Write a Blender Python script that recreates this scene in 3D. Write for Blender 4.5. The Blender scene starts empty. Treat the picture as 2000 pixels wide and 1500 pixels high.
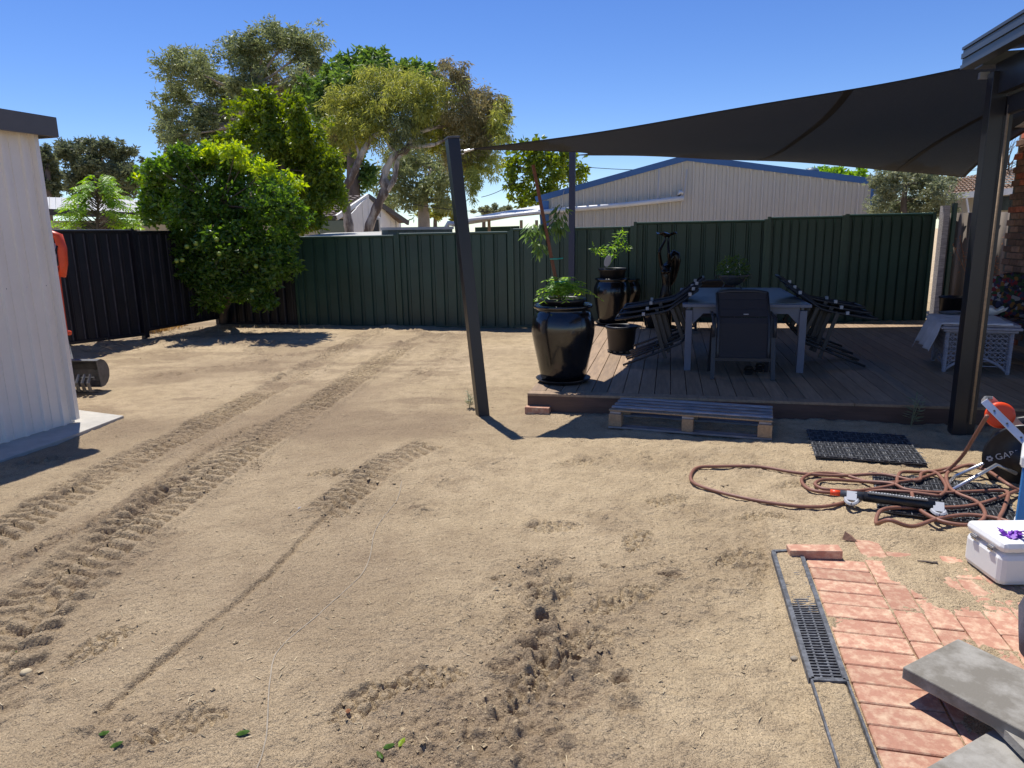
import bpy, bmesh, math, random
import numpy as np
from mathutils import Vector, Matrix
random.seed(7); RNG = np.random.default_rng(11)
S = bpy.context.scene; COL = S.collection
R = math.radians
# ---------------------------------------------------------------- camera
CAMZ, F = 1.8, 1386.0
PITCH = math.atan(295/F); ROLL = R(1.0)
_f = Vector((0, math.cos(PITCH), -math.sin(PITCH)))
_r0 = Vector((1, 0, 0)); _u0 = Vector((0, math.sin(PITCH), math.cos(PITCH)))
_r = _r0*math.cos(ROLL) - _u0*math.sin(ROLL)
_u = _u0*math.cos(ROLL) + _r0*math.sin(ROLL)
cam = bpy.data.cameras.new('camera'); camo = bpy.data.objects.new('camera', cam); COL.objects.link(camo)
camo.matrix_world = Matrix(((_r.x, _u.x, -_f.x, 0), (_r.y, _u.y, -_f.y, 0), (_r.z, _u.z, -_f.z, CAMZ), (0, 0, 0, 1)))
cam.sensor_width = 36; cam.lens = 36*F/2000; cam.clip_end = 2000; cam.clip_start = 0.05
S.camera = camo
# ---------------------------------------------------------------- sky, sun, exposure
SUNL = Vector((0.2075, -0.366, -1)).normalized()
w = bpy.data.worlds.new('World'); S.world = w; w.use_nodes = True
nt = w.node_tree; nt.nodes.clear()
sky = nt.nodes.new('ShaderNodeTexSky'); sky.sky_type = 'NISHITA'; sky.sun_disc = False
sky.sun_elevation = math.asin(-SUNL.z); sky.sun_rotation = math.atan2(-SUNL.x, -SUNL.y)
sky.altitude = 1500; sky.air_density = 1.0; sky.dust_density = 0.0; sky.ozone_density = 4.5
bg = nt.nodes.new('ShaderNodeBackground'); bg.inputs['Strength'].default_value = 0.128
wo = nt.nodes.new('ShaderNodeOutputWorld')
hs = nt.nodes.new('ShaderNodeHueSaturation'); hs.inputs['Saturation'].default_value = 1.2; hs.inputs['Hue'].default_value = .514
nt.links.new(sky.outputs[0], hs.inputs['Color']); nt.links.new(hs.outputs[0], bg.inputs[0]); nt.links.new(bg.outputs[0], wo.inputs[0])
sun = bpy.data.lights.new('sun', 'SUN'); sun.energy = 5.0; sun.angle = R(0.53); sun.color = (1, .965, .91)
suno = bpy.data.objects.new('sun', sun); COL.objects.link(suno)
suno.rotation_euler = SUNL.to_track_quat('-Z', 'Y').to_euler(); suno.location = (0, 0, 30)
S.view_settings.view_transform = 'Standard'; S.view_settings.look = 'None'
S.view_settings.exposure = 0.19; S.view_settings.gamma = 1
S.render.engine = 'CYCLES'
# ---------------------------------------------------------------- helpers
TH = R(12.5)
UV = Vector((math.cos(TH), -math.sin(TH), 0)); VV = Vector((math.sin(TH), math.cos(TH), 0))
def ray(px, py):
    return (_r*((px-1000)/F) + _u*((750-py)/F) + _f)
def G(px, py, z=0.0):                       # picture point on the level plane z
    d = ray(px, py); t = (z-CAMZ)/d.z
    return Vector((d.x*t, d.y*t, z))
def P(px, py, Y):                           # picture point at distance Y
    d = ray(px, py); t = Y/d.y
    return Vector((d.x*t, Y, CAMZ+d.z*t))
def setp(o, label=None, cat=None, group=None, kind=None):
    if label: o['label'] = label
    if cat: o['category'] = cat
    if group: o['group'] = group
    if kind: o['kind'] = kind
    return o
def thing(name, label, cat, loc, rz=0.0, group=None):
    o = bpy.data.objects.new(name, None); COL.objects.link(o); o.empty_display_size = .1
    o.location = loc; o.rotation_euler = (0, 0, rz)
    return setp(o, label, cat, group)
def mat_of(o):
    return Matrix.Translation(o.location) @ o.rotation_euler.to_matrix().to_4x4()
class MB:
    def __init__(s): s.v = []; s.f = []; s.uvw = None
    def add(s, vs, fs):
        n = len(s.v); s.v += [tuple(v) for v in vs]; s.f += [tuple(i+n for i in f) for f in fs]; return s
    def box(s, c, size, M=None):
        c = Vector(c); a, b, d = (k/2 for k in size)
        vs = [Vector((x, y, z)) for x in (-a, a) for y in (-b, b) for z in (-d, d)]
        if M is not None: vs = [M @ v for v in vs]
        return s.add([v+c for v in vs], [(0,1,3,2),(4,6,7,5),(0,4,5,1),(2,3,7,6),(0,2,6,4),(1,5,7,3)])
    def bar(s, p0, p1, w, h, up=(0, 0, 1)):
        p0 = Vector(p0); p1 = Vector(p1); d = (p1-p0); L = d.length; d.normalize(); up = Vector(up)
        if abs(d.dot(up)) > .98: up = Vector((0, 1, 0))
        sd = d.cross(up).normalized(); u2 = sd.cross(d)
        M = Matrix((d, sd, u2)).transposed()
        return s.box((p0+p1)/2, (L, w, h), M)
    def tube(s, pts, r, n=8, cap=True):
        pts = [Vector(p) for p in pts]; k = len(pts)
        rr = r if isinstance(r, (list, tuple)) else [r]*k
        base = len(s.v); prev = None
        for i, p in enumerate(pts):
            d = (pts[min(i+1, k-1)]-pts[max(i-1, 0)])
            if d.length < 1e-9: d = Vector((0, 0, 1))
            d.normalize()
            if prev is None:
                a = d.orthogonal().normalized()
            else:
                a = (prev-d*prev.dot(d))
                a = a.normalized() if a.length > 1e-6 else d.orthogonal().normalized()
            prev = a; b = d.cross(a)
            for j in range(n):
                t = 2*math.pi*j/n
                s.v.append(tuple(p+(a*math.cos(t)+b*math.sin(t))*rr[i]))
        for i in range(k-1):
            for j in range(n):
                j2 = (j+1) % n
                s.f.append((base+i*n+j, base+i*n+j2, base+(i+1)*n+j2, base+(i+1)*n+j))
        if cap:
            s.f.append(tuple(base+j for j in range(n))[::-1]); s.f.append(tuple(base+(k-1)*n+j for j in range(n)))
        return s
    def lathe(s, prof, n=32, c=(0, 0, 0), sx=1, sy=1, M=None):
        base = len(s.v); c = Vector(c)
        for (r, z) in prof:
            for j in range(n):
                t = 2*math.pi*j/n
                v = Vector((r*math.cos(t)*sx, r*math.sin(t)*sy, z))
                if M is not None: v = M @ v
                s.v.append(tuple(v+c))
        for i in range(len(prof)-1):
            for j in range(n):
                j2 = (j+1) % n
                s.f.append((base+i*n+j, base+i*n+j2, base+(i+1)*n+j2, base+(i+1)*n+j))
        return s
    def prism(s, poly, z0, z1):
        n = len(poly); b = len(s.v)
        s.v += [(p[0], p[1], z0) for p in poly] + [(p[0], p[1], z1) for p in poly]
        s.f.append(tuple(range(b, b+n))[::-1]); s.f.append(tuple(range(b+n, b+2*n)))
        for i in range(n):
            j = (i+1) % n; s.f.append((b+i, b+j, b+n+j, b+n+i))
        return s
    def build(s, name, mat, parent=None, world=False, smooth=False, bevel=0, **kw):
        vs = s.v; loc = None
        if parent is not None and world:
            I = mat_of(parent).inverted()
            if parent.parent is not None: I = mat_of(parent.parent).inverted()
            vs = [tuple(I @ Vector(v)) for v in vs]
        elif parent is None:
            a = np.array(vs); c = ((a[:, 0].min()+a[:, 0].max())/2, (a[:, 1].min()+a[:, 1].max())/2, a[:, 2].min())
            vs = (a-np.array(c)).tolist(); loc = c
        me = bpy.data.meshes.new(name); me.from_pydata(vs, [], s.f); me.update()
        bm = bmesh.new(); bm.from_mesh(me); bmesh.ops.recalc_face_normals(bm, faces=bm.faces); bm.to_mesh(me); bm.free()
        if smooth: me.polygons.foreach_set('use_smooth', [True]*len(me.polygons))
        me.materials.append(mat)
        o = bpy.data.objects.new(name, me); COL.objects.link(o)
        if loc: o.location = loc
        if parent is not None: o.parent = parent
        if bevel:
            m = o.modifiers.new('bevel', 'BEVEL'); m.width = bevel; m.segments = 2; m.limit_method = 'ANGLE'
        return setp(o, **kw)
def smooth_by_angle(o, ang=40):
    me = o.data
    me.polygons.foreach_set('use_smooth', [True]*len(me.polygons))
    bm = bmesh.new(); bm.from_mesh(me)
    for e in bm.edges:
        if len(e.link_faces) == 2 and e.calc_face_angle(0) > R(ang): e.smooth = False
    bm.to_mesh(me); bm.free(); return o
def copy_tree(o, parent=None):
    c = o.copy(); COL.objects.link(c)
    if parent is not None: c.parent = parent
    for ch in list(o.children): copy_tree(ch, c)
    return c
def piece(name, me, loc, rz, parent, scale=None, rot=None, mat=None):
    o = bpy.data.objects.new(name, me); COL.objects.link(o)
    o.location = loc; o.rotation_euler = rot if rot else (0, 0, rz); o.parent = parent
    if scale: o.scale = scale
    return o
def box_mesh(name, size, mat, bev=0.0, base=True):
    bm = bmesh.new(); bmesh.ops.create_cube(bm, size=1)
    for v in bm.verts:
        v.co.x *= size[0]; v.co.y *= size[1]; v.co.z = (v.co.z+(.5 if base else 0))*size[2]
    if bev: bmesh.ops.bevel(bm, geom=list(bm.edges), offset=bev, segments=1, affect='EDGES')
    me = bpy.data.meshes.new(name); bm.to_mesh(me); bm.free(); me.materials.append(mat); return me
# ---------------------------------------------------------------- materials
def PM(name, col, rough=.6, var=0.0, scale=8, bump=0.0, bscale=60, metal=0.0, spec=.5, coat=0, col2=None, stretch=None, isl=0.0, detail=6, lo=.35, hi=.65):
    m = bpy.data.materials.new(name); m.use_nodes = True
    t = m.node_tree; b = t.nodes['Principled BSDF']; L = t.links.new
    b.inputs['Base Color'].default_value = (*col, 1); b.inputs['Roughness'].default_value = rough
    b.inputs['Metallic'].default_value = metal; b.inputs['Specular IOR Level'].default_value = spec
    b.inputs['Coat Weight'].default_value = coat
    tc = t.nodes.new('ShaderNodeTexCoord'); src = tc.outputs['Object']
    if stretch:
        mp = t.nodes.new('ShaderNodeMapping'); mp.inputs['Scale'].default_value = stretch
        L(src, mp.inputs[0]); src = mp.outputs[0]
    if var or col2:
        n = t.nodes.new('ShaderNodeTexNoise'); n.inputs['Scale'].default_value = scale; n.inputs['Detail'].default_value = detail
        n.inputs['Roughness'].default_value = .65
        oi = t.nodes.new('ShaderNodeObjectInfo'); ad = t.nodes.new('ShaderNodeVectorMath'); ad.operation = 'ADD'
        mu = t.nodes.new('ShaderNodeMath'); mu.operation = 'MULTIPLY'; mu.inputs[1].default_value = 37
        L(oi.outputs['Random'], mu.inputs[0]); L(src, ad.inputs[0]); L(mu.outputs[0], ad.inputs[1]); L(ad.outputs[0], n.inputs['Vector'])
        rp = t.nodes.new('ShaderNodeValToRGB')
        c2 = col2 if col2 else tuple(min(1, c*(1+var)) for c in col)
        c1 = tuple(c*(1-var) for c in col)
        rp.color_ramp.elements[0].position = lo; rp.color_ramp.elements[0].color = (*c1, 1)
        rp.color_ramp.elements[1].position = hi; rp.color_ramp.elements[1].color = (*c2, 1)
        L(n.outputs['Fac'], rp.inputs[0]); out = rp.outputs[0]
        if isl:
            g = t.nodes.new('ShaderNodeNewGeometry'); hs = t.nodes.new('ShaderNodeHueSaturation')
            mr = t.nodes.new('ShaderNodeMapRange'); mr.inputs['To Min'].default_value = 1-isl; mr.inputs['To Max'].default_value = 1+isl
            md = t.nodes.new('ShaderNodeMath'); md.operation = 'ADD'; fr = t.nodes.new('ShaderNodeMath'); fr.operation = 'FRACT'
            L(g.outputs['Random Per Island'], md.inputs[0]); L(oi.outputs['Random'], md.inputs[1]); L(md.outputs[0], fr.inputs[0])
            L(fr.outputs[0], mr.inputs[0]); L(mr.outputs[0], hs.inputs['Value']); L(out, hs.inputs['Color']); out = hs.outputs[0]
        L(out, b.inputs['Base Color'])
        rr = t.nodes.new('ShaderNodeMapRange'); rr.inputs['To Min'].default_value = max(0, rough-.08); rr.inputs['To Max'].default_value = min(1, rough+.12)
        L(n.outputs['Fac'], rr.inputs[0]); L(rr.outputs[0], b.inputs['Roughness'])
    if bump:
        n2 = t.nodes.new('ShaderNodeTexNoise'); n2.inputs['Scale'].default_value = bscale; n2.inputs['Detail'].default_value = 5
        L(src, n2.inputs['Vector']); bp = t.nodes.new('ShaderNodeBump'); bp.inputs['Strength'].default_value = 1; bp.inputs['Distance'].default_value = bump
        L(n2.outputs['Fac'], bp.inputs['Height']); L(bp.outputs[0], b.inputs['Normal'])
    return m
def LEAF(name, c1, c2, trans=.35, rough=.45):
    m = bpy.data.materials.new(name); m.use_nodes = True
    t = m.node_tree; b = t.nodes['Principled BSDF']; L = t.links.new; o = t.nodes['Material Output']
    g = t.nodes.new('ShaderNodeNewGeometry'); rp = t.nodes.new('ShaderNodeValToRGB')
    rp.color_ramp.elements[0].color = (*c1, 1); rp.color_ramp.elements[1].color = (*c2, 1)
    L(g.outputs['Random Per Island'], rp.inputs[0]); L(rp.outputs[0], b.inputs['Base Color'])
    b.inputs['Roughness'].default_value = rough
    tr = t.nodes.new('ShaderNodeBsdfTranslucent'); mx = t.nodes.new('ShaderNodeMixShader'); mx.inputs[0].default_value = trans
    hs = t.nodes.new('ShaderNodeHueSaturation'); hs.inputs['Saturation'].default_value = 1.15; hs.inputs['Value'].default_value = 1.6; hs.inputs['Hue'].default_value = .485
    L(rp.outputs[0], hs.inputs['Color']); L(hs.outputs[0], tr.inputs[0])
    L(b.outputs[0], mx.inputs[1]); L(tr.outputs[0], mx.inputs[2]); L(mx.outputs[0], o.inputs[0])
    return m
M = {}
M['shed_wall'] = PM('painted_steel_grey', (.80, .74, .66), .5, .04, 1.3, metal=0)
M['fascia'] = PM('fascia_grey_brown', (.10, .092, .088), .45, .1, 3)
M['concrete'] = PM('concrete', (.44, .41, .35), .85, .12, 5, .002, 80)
M['blackfence'] = PM('black_steel_sheet', (.014, .015, .021), .42, .2, 2)
M['fencerib'] = PM('pale_black_rib', (.055, .054, .062), .5, .3, 3)  # a paler black than the sheet, for the rib strips
M['greenfence'] = PM('green_steel_sheet', (.026, .064, .048), .4, .15, 1.2)
M['greenpost'] = PM('green_steel_post', (.026, .068, .048), .36, .1, 2)
M['asbestos'] = PM('weathered_cement_sheet', (.20, .165, .135), .9, .3, 2.2, .002, 40, stretch=(1, 1, .35))
M['post'] = PM('charcoal_powder_coat', (.015, .015, .019), .33, .12, 3)
M['postblue'] = PM('slate_blue_steel', (.03, .04, .085), .5, .1, 3)
M['gutter'] = PM('gutter_dark_grey', (.05, .056, .068), .35, .08, 3)
M['sail'] = PM('black_shade_cloth', (.036, .038, .048), .9, .35, 60, .003, 220)
M['sailseam'] = PM('sail_seam', (.008, .008, .013), .8)
M['deck'] = PM('composite_deck_board', (.33, .225, .14), .62, .2, 5, .0008, 60, stretch=(6, .5, 6), isl=.18)
M['fasciawood'] = PM('reddish_timber', (.11, .06, .042), .6, .25, 5, .001, 50, stretch=(.6, 5, 5))
M['pot'] = PM('black_glaze', (.007, .007, .009), .17, .4, 3, .004, 7, spec=.7, coat=.25, col2=(.022, .017, .012), lo=.5, hi=.75)
M['plastic'] = PM('black_plastic', (.012, .012, .014), .4, .1, 10)
M['bronze'] = PM('dark_bronze', (.014, .011, .011), .22, .2, 12, metal=.35)
M['tableframe'] = PM('grey_blue_aluminium', (.15, .165, .215), .45, .08, 8)
M['tabletop'] = PM('speckled_stone_top', (.20, .21, .185), .4, .2, 60)
M['chairframe'] = PM('charcoal_frame', (.028, .029, .034), .4, .1, 8)
M['sling'] = PM('black_mesh_fabric', (.03, .028, .033), .8, .12, 60, .0012, 260)
M['silver'] = PM('aluminium', (.55, .56, .58), .3, .06, 12, metal=.8)
M['label'] = PM('silver_clip', (.4, .41, .44), .4)
M['wicker'] = PM('grey_lilac_wicker', (.30, .29, .34), .6, .15, 30, .001, 200)
M['cloth'] = PM('pale_cloth', (.68, .66, .68), .85, .12, 6, .004, 18)
M['white'] = PM('white_plastic', (.78, .78, .76), .35, .03, 5)
M['whitepipe'] = PM('white_pvc', (.72, .71, .68), .4, .05, 5)
M['blue'] = PM('blue_plastic', (.02, .19, .50), .35, .05, 5)
M['purple'] = PM('purple_ribbon', (.22, .05, .45), .4, .15, 30)
M['greybag'] = PM('slate_fabric', (.085, .09, .125), .75, .15, 10, .006, 12)
M['orange'] = PM('orange_paint', (.62, .065, .018), .38, .12, 6)
M['orangeplastic'] = PM('orange_red_plastic', (.85, .075, .02), .35, .04, 6)
M['steel_dark'] = PM('worn_dark_steel', (.11, .11, .112), .5, .35, 8, .001, 60, metal=.4)
M['paleink'] = PM('pale_print', (.5, .5, .5), .5)
M['hose'] = PM('brown_hose', (.235, .105, .07), .5, .12, 14)
M['paver'] = PM('red_clay_paver', (.50, .25, .165), .9, .12, 22, .003, 90, col2=(.64, .45, .30), isl=.12, lo=.44, hi=.68, detail=12)
M['brick'] = PM('brown_clay_brick', (.32, .18, .12), .85, .25, 14, .004, 60, isl=.35)
M['brickred'] = PM('red_clay_brick', (.58, .17, .09), .85, .25, 14, .004, 60, isl=.2)
M['mortar'] = PM('mortar', (.2, .18, .15), .95, .1, 12)
M['slab'] = PM('grey_concrete_paver', (.26, .235, .19), .85, .3, 5, .0015, 140, col2=(.33, .31, .27), detail=10, lo=.42, hi=.6)
M['mat'] = PM('black_rubber_tile', (.055, .056, .060), .65, .25, 12)
M['matline'] = PM('dusty_rubber_rib', (.15, .155, .165), .7, .3, 30)
M['grate'] = PM('grey_plastic_grate', (.10, .105, .115), .65, .5, 40)
M['pallet'] = PM('weathered_pallet_timber', (.34, .31, .30), .75, .35, 5, .001, 40, stretch=(1, 8, 8), isl=.3)
M['palletfresh'] = PM('pale_pallet_timber', (.34, .235, .14), .75, .2, 6, .001, 40, stretch=(8, 1, 8))
M['stake'] = PM('brown_hardwood_stake', (.16, .06, .03), .7, .25, 8)
M['teal'] = PM('teal_tie', (.03, .33, .28), .5)
M['soil'] = PM('potting_soil', (.03, .022, .016), .95, .3, 30)
M['bark'] = PM('rough_bark', (.13, .10, .08), .9, .35, 6, .02, 14, stretch=(1, 1, .3))
M['gumbark'] = PM('peeling_gum_bark', (.20, .14, .11), .8, .3, 2.5, .02, 10, stretch=(1, 1, .3), col2=(.62, .54, .45), lo=.43, hi=.57)
M['palebark'] = PM('pale_gum_bark', (.34, .29, .24), .8, .2, 2.5, .01, 10)
M['drygrass'] = LEAF('dry_grass', (.42, .28, .10), (.6, .42, .17), .25)
M['beige'] = PM('beige_steel_wall', (.60, .555, .47), .5, .03, 1.0)
M['bluetrim'] = PM('blue_steel_trim', (.05, .14, .33), .45, .08, 2)
M['cream'] = PM('cream_wall', (.52, .48, .38), .8, .05, 1.5)
M['weatherboard'] = PM('white_weatherboard', (.82, .81, .78), .7, .05, 2)
M['tile'] = PM('concrete_roof_tile', (.135, .105, .092), .85, .25, 3, isl=.2)
M['tilewarm'] = PM('warm_roof_tile', (.30, .20, .13), .85, .2, 3, isl=.2)
M['metalroof'] = PM('pale_metal_roof', (.46, .45, .42), .5, .06, 1)
M['greyroof'] = PM('grey_blue_metal_roof', (.10, .15, .19), .45, .06, 1)
M['darkglass'] = PM('window_glass', (.02, .025, .03), .08, spec=.8)
M['trimdark'] = PM('dark_trim', (.06, .05, .05), .5)
M['citrus'] = LEAF('citrus_leaf', (.05, .115, .02), (.15, .265, .04), .48, .28)
M['lime'] = LEAF('new_growth_leaf', (.24, .38, .03), (.46, .55, .06), .5, .4)
M['privet'] = LEAF('privet_leaf', (.09, .15, .02), (.24, .31, .04), .48, .35)
M['euc'] = LEAF('eucalyptus_leaf', (.15, .19, .085), (.27, .30, .14), .42)
M['eucgold'] = LEAF('golden_eucalyptus_leaf', (.19, .23, .055), (.42, .43, .11), .48)
M['eucbrown'] = LEAF('brown_green_leaf', (.17, .17, .075), (.32, .27, .13), .42)
M['darkleaf'] = LEAF('dark_green_leaf', (.075, .15, .03), (.17, .27, .06), .4)
M['bright'] = LEAF('bright_green_leaf', (.14, .30, .03), (.28, .44, .06), .45)
M['olive'] = LEAF('olive_grey_leaf', (.16, .19, .10), (.34, .36, .22), .35)
M['cedar'] = LEAF('grey_green_needle', (.085, .11, .06), (.17, .19, .10), .35)
M['potplant'] = LEAF('potplant_leaf', (.15, .33, .04), (.34, .50, .08), .5)
M['vineleaf'] = LEAF('dull_vine_leaf', (.09, .17, .05), (.17, .27, .08), .45)
M['deadleaf'] = LEAF('dead_leaf', (.30, .12, .05), (.45, .22, .1), .3)
M['fruit'] = PM('green_citrus_fruit', (.22, .30, .04), .45, .1, 8)
M['straw'] = PM('straw', (.45, .36, .22), .8, .3, 10, isl=.4)
M['stone'] = PM('pale_stone', (.33, .275, .20), .85, .2, 20)
_t = M['sail'].node_tree; _o = _t.nodes['Material Output']; _b = _t.nodes['Principled BSDF']; _x = _t.nodes.new('ShaderNodeMixShader'); _x.inputs[0].default_value = .10
_p = _t.nodes.new('ShaderNodeBsdfTransparent'); _t.links.new(_b.outputs[0], _x.inputs[1]); _t.links.new(_p.outputs[0], _x.inputs[2]); _t.links.new(_x.outputs[0], _o.inputs[0])   # knitted cloth: a share of open mesh
def floral():
    m = bpy.data.materials.new('floral_fabric'); m.use_nodes = True; t = m.node_tree; b = t.nodes['Principled BSDF']
    tc = t.nodes.new('ShaderNodeTexCoord'); v = t.nodes.new('ShaderNodeTexVoronoi'); v.inputs['Scale'].default_value = 26
    rp = t.nodes.new('ShaderNodeValToRGB'); e = rp.color_ramp; e.interpolation = 'CONSTANT'
    e.elements[0].color = (.02, .018, .024, 1); e.elements[1].position = .88; e.elements[1].color = (.3, .28, .3, 1)
    for p, c in ((.3, (.2, .02, .03)), (.45, (.03, .07, .03)), (.6, (.25, .12, .03)), (.7, (.04, .04, .1))):
        k = e.elements.new(p); k.color = (*c, 1)
    sp = t.nodes.new('ShaderNodeSeparateColor'); t.links.new(tc.outputs['Object'], v.inputs['Vector']); t.links.new(v.outputs['Color'], sp.inputs[0])
    t.links.new(sp.outputs[0], rp.inputs[0]); t.links.new(rp.outputs[0], b.inputs['Base Color']); b.inputs['Roughness'].default_value = .8
    return m
M['floral'] = floral()
def sandmat():
    m = bpy.data.materials.new('sandy_soil'); m.use_nodes = True; t = m.node_tree; b = t.nodes['Principled BSDF']; L = t.links.new; N = t.nodes.new
    tc = N('ShaderNodeTexCoord'); at = N('ShaderNodeAttribute'); at.attribute_name = 'damp_shade'
    def noise(sc, det=5, ro=.6):
        n = N('ShaderNodeTexNoise'); n.inputs['Scale'].default_value = sc; n.inputs['Detail'].default_value = det; n.inputs['Roughness'].default_value = ro
        L(tc.outputs['Object'], n.inputs['Vector']); return n
    def mixc(f, a, c2):
        x = N('ShaderNodeMix'); x.data_type = 'RGBA'; L(f, x.inputs[0])
        (L(a, x.inputs[6]) if not isinstance(a, tuple) else setattr(x.inputs[6], 'default_value', a))
        (L(c2, x.inputs[7]) if not isinstance(c2, tuple) else setattr(x.inputs[7], 'default_value', c2)); return x.outputs[2]
    def rng(v, a, b2, c=0, d=1):
        r = N('ShaderNodeMapRange'); L(v, r.inputs[0]); r.inputs[1].default_value = a; r.inputs[2].default_value = b2; r.inputs[3].default_value = c; r.inputs[4].default_value = d; return r.outputs[0]
    n1 = noise(.7); n2 = noise(6); n3 = noise(150, 3, .7); n4 = noise(38, 4, .7)
    c = mixc(rng(n1.outputs['Fac'], .35, .65), (.57, .435, .262, 1), (.66, .51, .32, 1))
    c = mixc(rng(at.outputs['Fac'], 0, 1, 0, .85), c, (.30, .215, .135, 1))
    c = mixc(rng(n2.outputs['Fac'], .42, .72, 0, .6), c, (.32, .232, .142, 1))
    c = mixc(rng(n3.outputs['Fac'], .55, .63, 0, .7), c, (.17, .13, .09, 1))
    c = mixc(rng(n3.outputs['Fac'], .46, .36, 0, .4), c, (.68, .54, .36, 1))
    c = mixc(rng(n4.outputs['Fac'], .57, .70, 0, .5), c, (.15, .115, .08, 1))
    L(c, b.inputs['Base Color']); b.inputs['Roughness'].default_value = .95; b.inputs['Specular IOR Level'].default_value = .15
    b1 = N('ShaderNodeBump'); b1.inputs['Distance'].default_value = .006; b1.inputs['Strength'].default_value = 1; L(n3.outputs['Fac'], b1.inputs['Height'])
    b2 = N('ShaderNodeBump'); b2.inputs['Distance'].default_value = .034; b2.inputs['Strength'].default_value = 1; L(n4.outputs['Fac'], b2.inputs['Height']); L(b1.outputs[0], b2.inputs['Normal'])
    L(b2.outputs[0], b.inputs['Normal']); return m
M['sand'] = sandmat()
# ================================================================ GROUND
_tab = RNG.random((256, 256))
def vnoise(x, y):
    xi = np.floor(x).astype(np.int64); yi = np.floor(y).astype(np.int64); fx = x-xi; fy = y-yi
    fx = fx*fx*(3-2*fx); fy = fy*fy*(3-2*fy); a = xi & 255; b = yi & 255; a1 = (a+1) & 255; b1 = (b+1) & 255
    return (_tab[a, b]*(1-fx)+_tab[a1, b]*fx)*(1-fy)+(_tab[a, b1]*(1-fx)+_tab[a1, b1]*fx)*fy
def fbm(x, y, o=4, g=.5):
    s = 0; amp = 1; tot = 0
    for k in range(o):
        s = s+amp*vnoise(x*2**k+17.3*k, y*2**k+5.1*k); tot += amp; amp *= g
    return s/tot
def ss(a, b, x):
    t = np.clip((x-a)/(b-a), 0, 1); return t*t*(3-2*t)
def polydist(x, y, pts):
    best = np.full(x.shape, 1e9); lat = np.zeros_like(x); al = np.zeros_like(x); acc = 0
    for (x0, y0), (x1, y1) in zip(pts[:-1], pts[1:]):
        dx, dy = x1-x0, y1-y0; L = math.hypot(dx, dy); t = np.clip(((x-x0)*dx+(y-y0)*dy)/L**2, 0, 1)
        d = np.hypot(x-x0-t*dx, y-y0-t*dy); sd = ((x-x0)*dy-(y-y0)*dx)/L
        m = d < best; best = np.where(m, d, best); lat = np.where(m, np.sign(sd)*d, lat); al = np.where(m, acc+t*L, al); acc += L
    return best, lat, al, acc
def gp(*pp): return [tuple(G(a, b)[:2]) for a, b in pp]
def spl(pts, n=6):
    out = []; p = [np.array(q, float) for q in pts]; p = [2*p[0]-p[1]]+p+[2*p[-1]-p[-2]]
    for i in range(1, len(p)-2):
        for k in range(n):
            t = k/n; out.append(.5*((2*p[i])+(-p[i-1]+p[i+1])*t+(2*p[i-1]-5*p[i]+4*p[i+1]-p[i+2])*t*t+(-p[i-1]+3*p[i]-3*p[i+1]+p[i+2])*t**3))
    out.append(p[-2]); return out
NC, NR = 900, 1000
NC, NR = 880, 960
tx = np.linspace(-.88, .88, NC); ty = 1.25*np.exp(np.linspace(0, math.log(17.6/1.25), NR))
TX, TY = np.meshgrid(tx, ty); X = TX*(TY+1.2); Y = TY
PAV0 = G(1570, 1085, .03); PAVA = .25       # left edge of the paving
pd = Vector((math.sin(R(13.5)), math.cos(R(13.5)))); pe = Vector((math.cos(R(13.5)), -math.sin(R(13.5))))
pu = (X-PAV0.x)*pe.x+(Y-PAV0.y)*pe.y; pv = (X-PAV0.x)*pd.x+(Y-PAV0.y)*pd.y
H = .05*(fbm(X*.45, Y*.45, 3)-.5)+.03*(fbm(X*1.6+9, Y*1.6, 3)-.5)
big = fbm(X*.8+3, Y*.8+8, 3)
nearR = ss(.2, 1.2, X)
H += (.016+.014*nearR)*(fbm(X*7, Y*7, 4)-.5)+(.010+.008*nearR)*(fbm(X*24, Y*24, 3)-.5)
DAMP_SHADE = ss(.45, .75, fbm(X*.55+40, Y*.6+3, 4))*.5 + .42*ss(.4, -1.6, X)*ss(12.5, 4.5, Y)  # soil darkening: damp ground, plus some shade painted in further down
def warp(x, y, a=.05): return a*(fbm(x*2.2+31, y*2.2, 3)-.5)
def track(px, w, depth, lug, pitch, seed, fade=(0, 99), damp_shade=.2, flip=1):
    global H, DAMP_SHADE
    pts = spl(gp(*px)); d, lat, al, tot = polydist(X+warp(X, Y), Y+warp(Y, X), pts)
    f = ss(fade[0]-.1, fade[0]+.5, al)*ss(fade[1]+.1, fade[1]-.5, al)*(al > .01)*(al < tot-.01)
    worn = .35+.9*ss(.35, .6, fbm(X*1.3+seed, Y*1.3, 3))
    ins = ss(w/2+.03, w/2-.02, d)
    ph = al/pitch+flip*np.abs(lat)/w*1.1+.35*(fbm(X*3+seed, Y*3, 2)-.5)+np.where(lat > 0, .5, 0)
    wv = np.abs((ph % 1)-.5)*2
    lugs = ss(.46, .64, wv)
    H += f*(-depth*ins+1.4*lug*worn*ins*lugs+.9*depth*np.exp(-((d-w/2-.05)/.045)**2)*(.4+1.2*fbm(X*9, Y*9, 2))+ins*.020*(fbm(X*20+seed, Y*20, 3, .6)-.5))
    DAMP_SHADE += f*damp_shade*ins*(1-lugs*.7)
def ridge(px, wd, hgt, damp_shade=.5, rough=.02, f0=25):
    global H, DAMP_SHADE
    d, lat, al, tot = polydist(X+warp(X, Y, .07), Y+warp(Y, X, .07), spl(gp(*px)))
    e = np.exp(-(d/wd)**2)*ss(0, .3, al)*ss(tot, tot-.3, al)
    H += e*(hgt+rough*2*(fbm(X*f0, Y*f0, 3)-.5)); DAMP_SHADE += e*damp_shade*(fbm(X*6, Y*6, 3)+.2)
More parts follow.
